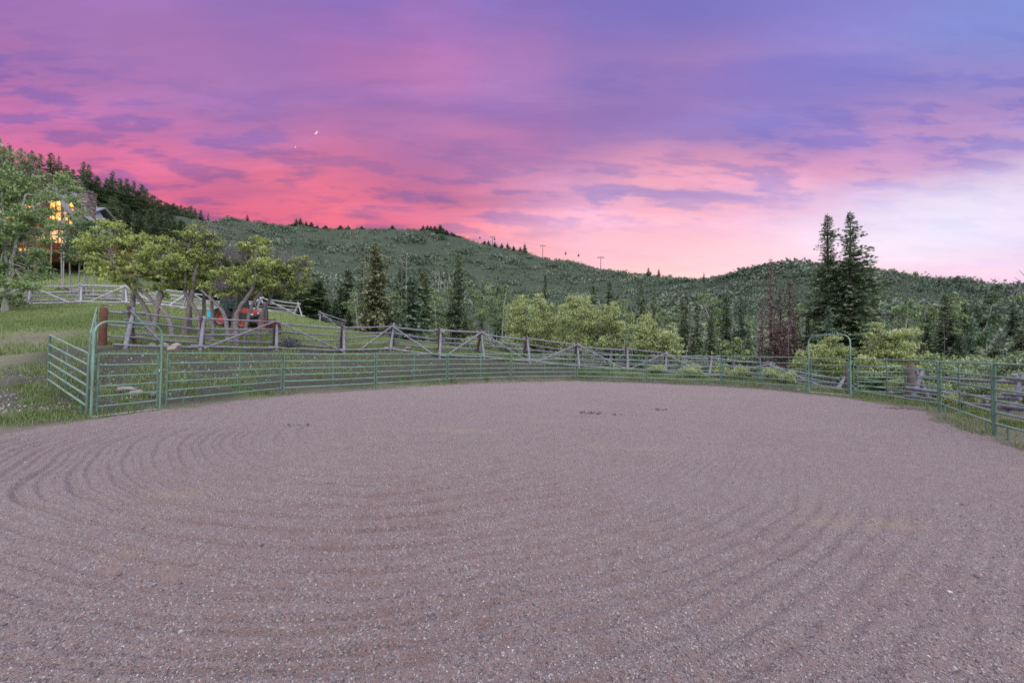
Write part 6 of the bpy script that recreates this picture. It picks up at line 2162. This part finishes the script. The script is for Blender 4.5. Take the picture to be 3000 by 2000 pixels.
n_ = 0
tries = 0
while n_ < 120 and tries < 5000:                        # the oak brush nearest on the right hill and in the hollow
    tries += 1
    px = rng.uniform(1500, 3060)
    Y = 52 + 80 * rng.uniform(0, 1) ** .9
    if Y > RD(px) + 4 or px < 1900 and Y > 130:
        continue
    b = at(px, Y)
    r = rng.uniform(1.5, 3.2) * (.75 + Y / 400)
    grey = rng.uniform() < (.22 if px > 2550 else .08)
    shrub('grey leafless oak brush on the hill right of the ring' if grey else 'rounded green oak brush on the hill right of the ring', b + np.array([0, 0, -.2]), r, r * rng.uniform(.9, 1.35), SCRUB_GREY if grey else SCRUB, 'grey oak brush on the right hill' if grey else 'green oak brush on the right hill', stem=Y < 90)
    n_ += 1
for i in range(44):                                     # skyline brush of the right hill
    px = 1880 + i * 26 + rng.uniform(-8, 8)
    Y = RD(px) - rng.uniform(0, 5)
    b = at(px, Y)
    r = rng.uniform(1.3, 3.4) * Y / 230
    shrub('oak brush standing on the skyline of the right hill', b + np.array([0, 0, -.3]), r * 1.2, r * rng.uniform(.9, 1.7), SCRUB, 'oak brush on the right skyline', stem=False)
for lab, px, Y, r, h, m in [('grey green sage bush beside the third buck of the fence', 845, 21.3, .75, .75, SCRUB_GREY), ('low green shrub below the long buck fence before the yellow oaks', 1650, 29, 1.0, .8, SCRUB), ('green shrub at the fence foot left of the yellow oaks', 1480, 34, 1.6, 1.6, SCRUB), ('green shrub behind the fence below the pale aspens', 1420, 42, 2.2, 2.4, SCRUB),
                            ('green shrub at the foot of the ragged fir', 1290, 46, 2.2, 2.6, ASPEN_LEAF), ('pale bush at the foot of the pointed spruce', 1385, 45, 2.2, 2.6, ASPEN_LEAF), ('bush right of the pale leaning aspen', 1500, 44, 1.8, 2.0, SCRUB), ('green bush behind the fence under the second yellow oak', 1640, 36, 1.8, 1.8, SCRUB), ('dark bush between the yellow oaks and low yellow oak', 1840, 36, 1.8, 2.2, DARK_LEAF),
                            ('yellow green bush outside the panels before the dead firs', 2030, 24.6, .9, .75, YOAK_LEAF), ('yellow green bush left of the last fence buck', 2170, 23.6, .8, .8, YOAK_LEAF), ('yellow green bush at the fence by the dead firs', 2110, 25.0, .9, .9, YOAK_LEAF), ('yellow green bush behind the panel left of the arched gate', 2260, 22.2, .8, .8, YOAK_LEAF), ('small yellow green bush by the foot of the arched gate', 2320, 21.0, .6, .7, YOAK_LEAF), ('yellow green bush low behind the second right panel', 2810, 13.4, .6, .55, YOAK_LEAF),
                            ('yellow green bush at the right edge behind the panels', 2985, 12.5, .8, .95, YOAK_LEAF), ('green bush behind the right weathered post', 2640, 17.5, .9, .8, YOAK_LEAF), ('green bush in the dark gap behind the right panels', 2890, 15.0, .9, .8, SCRUB), ('green bush under the low fence at the right', 2740, 16.8, .7, .7, SCRUB), ('yellow green bush outside the panel near the far side', 1930, 25.6, .8, .6, YOAK_LEAF)]:
    shrub(lab, at(px, Y), r, h, m, None)
for i in range(70):                                     # undergrowth filling the hollow behind the fences
    px = rng.uniform(1180, 3050)
    Y = float(np.interp(px, [1180, 1500, 1900, 2500, 3050], [46, 40, 34, 26, 15])) + rng.uniform(0, 16)
    b = at(px, Y)
    r = rng.uniform(1.0, 2.1)
    shrub('green undergrowth bush filling the hollow behind the fence', b, r, r * rng.uniform(.8, 1.3), SCRUB if rng.uniform() < .6 else (DARK_LEAF if rng.uniform() < .5 else ASPEN_LEAF), 'undergrowth bushes in the hollow')


def scrub_mass():
    N = 13500
    px = rng.uniform(480, 3150, N)
    t = rng.uniform(0, 1, N)
    rd = np.array([RD(p) for p in px])
    y0 = np.where(px < 1750, 92, 58)
    Y = y0 + (rd * .985 - y0) * t ** .8
    X = np.array([ray(p, 1030)[0] for p in px]) * Y
    clump = fbm(X / 38, Y / 60, 4, 77)
    ok = (rng.uniform(0, 1, N) < np.clip(np.where(px > 1850, .95, .72) + clump * 2.6, .04, 1)) & (px > 560 - (Y < 260) * -60)
    X, Y = X[ok], Y[ok]
    Z = ground_z(X, Y)
    patch = fbm(X / 22, Y / 30, 3, 88)
    r = rng.uniform(.7, 2.2, len(X)) * (1 + Y / 700) * np.clip(1 + patch * 3.2, .5, 2.7) * np.where(Y < 170, 1.2, 1.0)

    def domes(sel, k, q):
        n = int(sel.sum())
        rr = r[sel]
        v = rng.normal(0, 1, (n, k, 3))
        v /= np.linalg.norm(v, axis=2)[..., None]
        v[..., 2] = np.abs(v[..., 2])
        lob = 1 + .3 * np.sin(v[..., 0] * 5 + rr[:, None] * 9) * np.sin(v[..., 1] * 5 + rr[:, None] * 7)
        C = np.stack([X[sel], Y[sel], Z[sel]], -1)[:, None] + v * (rr[:, None] * lob)[..., None] * rng.uniform(.6, 1.05, (n, k, 1)) * np.array([1.15, 1.15, .9])
        return leaf_quads(C.reshape(-1, 3), np.repeat(rr * q, k) * rng.uniform(.6, 1.4, n * k), .5)
    Va, Fa = domes(Y < 170, 130, .12)
    Vb, Fb = domes(Y >= 170, 50, .24)
    V, Fc = np.concatenate([Va, Vb]), np.concatenate([Fa, Fb + len(Va)])
    k = 46
    m = leaf_mat('far_scrub_leaf', [(0, (0.052, 0.079, 0.058)), (.3, (0.083, 0.123, 0.080)), (.5, (0.115, 0.164, 0.102)), (.62, (0.138, 0.151, 0.131)), (.78, (0.169, 0.228, 0.131)), (1, (0.225, 0.282, 0.166))], trans=.15, objvar=0, nscale=.028, wr=.45, wn_=1.7)
    tag(obj_of('hillside_scrub', mesh_np('hillside_scrub', V, Fc), m), 'oak scrub covering the far hillsides', kind='stuff')
    # skyline fringe of the far ridge
    px = np.concatenate([rng.uniform(500, 1360, 260), rng.uniform(1640, 1900, 170), rng.uniform(1360, 1640, 40)])
    Y = np.array([RD(p) for p in px]) - rng.uniform(0, 6, len(px))
    X = np.array([ray(p, 1030)[0] for p in px]) * Y
    Z = ground_z(X, Y)
    r = rng.uniform(.8, 2.6, len(px)) * np.clip(Y / 450, .7, 1.4)
    v = rng.normal(0, 1, (len(X), k, 3))
    v /= np.linalg.norm(v, axis=2)[..., None]
    v[..., 2] = np.abs(v[..., 2])
    C = np.stack([X, Y, Z], -1)[:, None] + v * r[:, None, None] * rng.uniform(.4, 1.1, (len(X), k, 1)) * np.array([1.2, 1.0, 1.1])
    V, Fc = leaf_quads(C.reshape(-1, 3), np.repeat(r * .2, k) * rng.uniform(.6, 1.4, len(X) * k), .3)
    tag(obj_of('ridge_scrub', mesh_np('ridge_scrub', V, Fc), m), 'low scrub along the far ridge line', kind='stuff')


scrub_mass()


# fuller pale aspen foliage low in the hollow, filling in behind the meadow edge
for lab, Y, tx, by, k, w in [
    ('pale aspen thicket tree left of the leaning white snag', 54, 1030, 970, 5, 26), ('pale aspen rising behind the far dark fence', 55, 1085, 975, 6, 30), ('pale aspen low between the olive fir and rounded fir', 52, 1150, 985, 5, 30),
    ('aspen filling in right of the ragged fir', 56, 1275, 985, 6, 30), ('aspen left of the foot of the pointed spruce', 60, 1310, 985, 6, 34), ('aspen right of the foot of the pointed spruce', 62, 1395, 985, 6, 34), ('aspen behind the tall pale pair', 68, 1455, 985, 6, 40),
    ('aspen just left of the first yellow oak', 55, 1500, 1000, 5, 26), ('aspen behind the gap in the yellow oak row', 58, 1640, 1020, 6, 30), ('aspen right of the rightmost rounded yellow oak', 50, 1850, 1040, 5, 28), ('aspen behind the low yellow oaks', 55, 1925, 1040, 6, 32),
    ('aspen at the foot of the close pair of firs', 55, 2035, 1060, 5, 30), ('aspen low behind the cone shaped fir', 52, 2110, 1070, 5, 30), ('aspen behind the greener fir by the dead firs', 56, 2200, 1060, 6, 30),
    ('aspen low on the slope right of the twin firs', 60, 2540, 1040, 6, 40), ('aspen behind the large pale oak at the right', 55, 2650, 1040, 6, 40), ('aspen between the large pale oak and two stage fir', 50, 2720, 1040, 6, 36), ('aspen right of the two stage fir', 48, 2800, 1030, 6, 40), ('aspen near the right edge behind the panels', 44, 2890, 1030, 6, 40),
]:
    lob = []
    for j in range(k):
        lob.append((tx + rng.uniform(-w * .55, w * .55), by - 26 - j * (w * .62) + rng.uniform(-5, 5), w * rng.uniform(.5, .8) * (1 - .07 * j), w * rng.uniform(.5, .75)))
    top = min(l[1] for l in lob)
    lobe_tree('aspen_tree', lab, 'aspen tree', AG, Y, [[(tx, by + 20), (tx + rng.uniform(-4, 4), (by + top) / 2), (lob[-1][0], top + 6)]], lob, ASPEN_LEAF if rng.uniform() < .75 else DARK_LEAF, WHITE_BARK, .14, .7, .10, twig_n=7, hollow=.3)
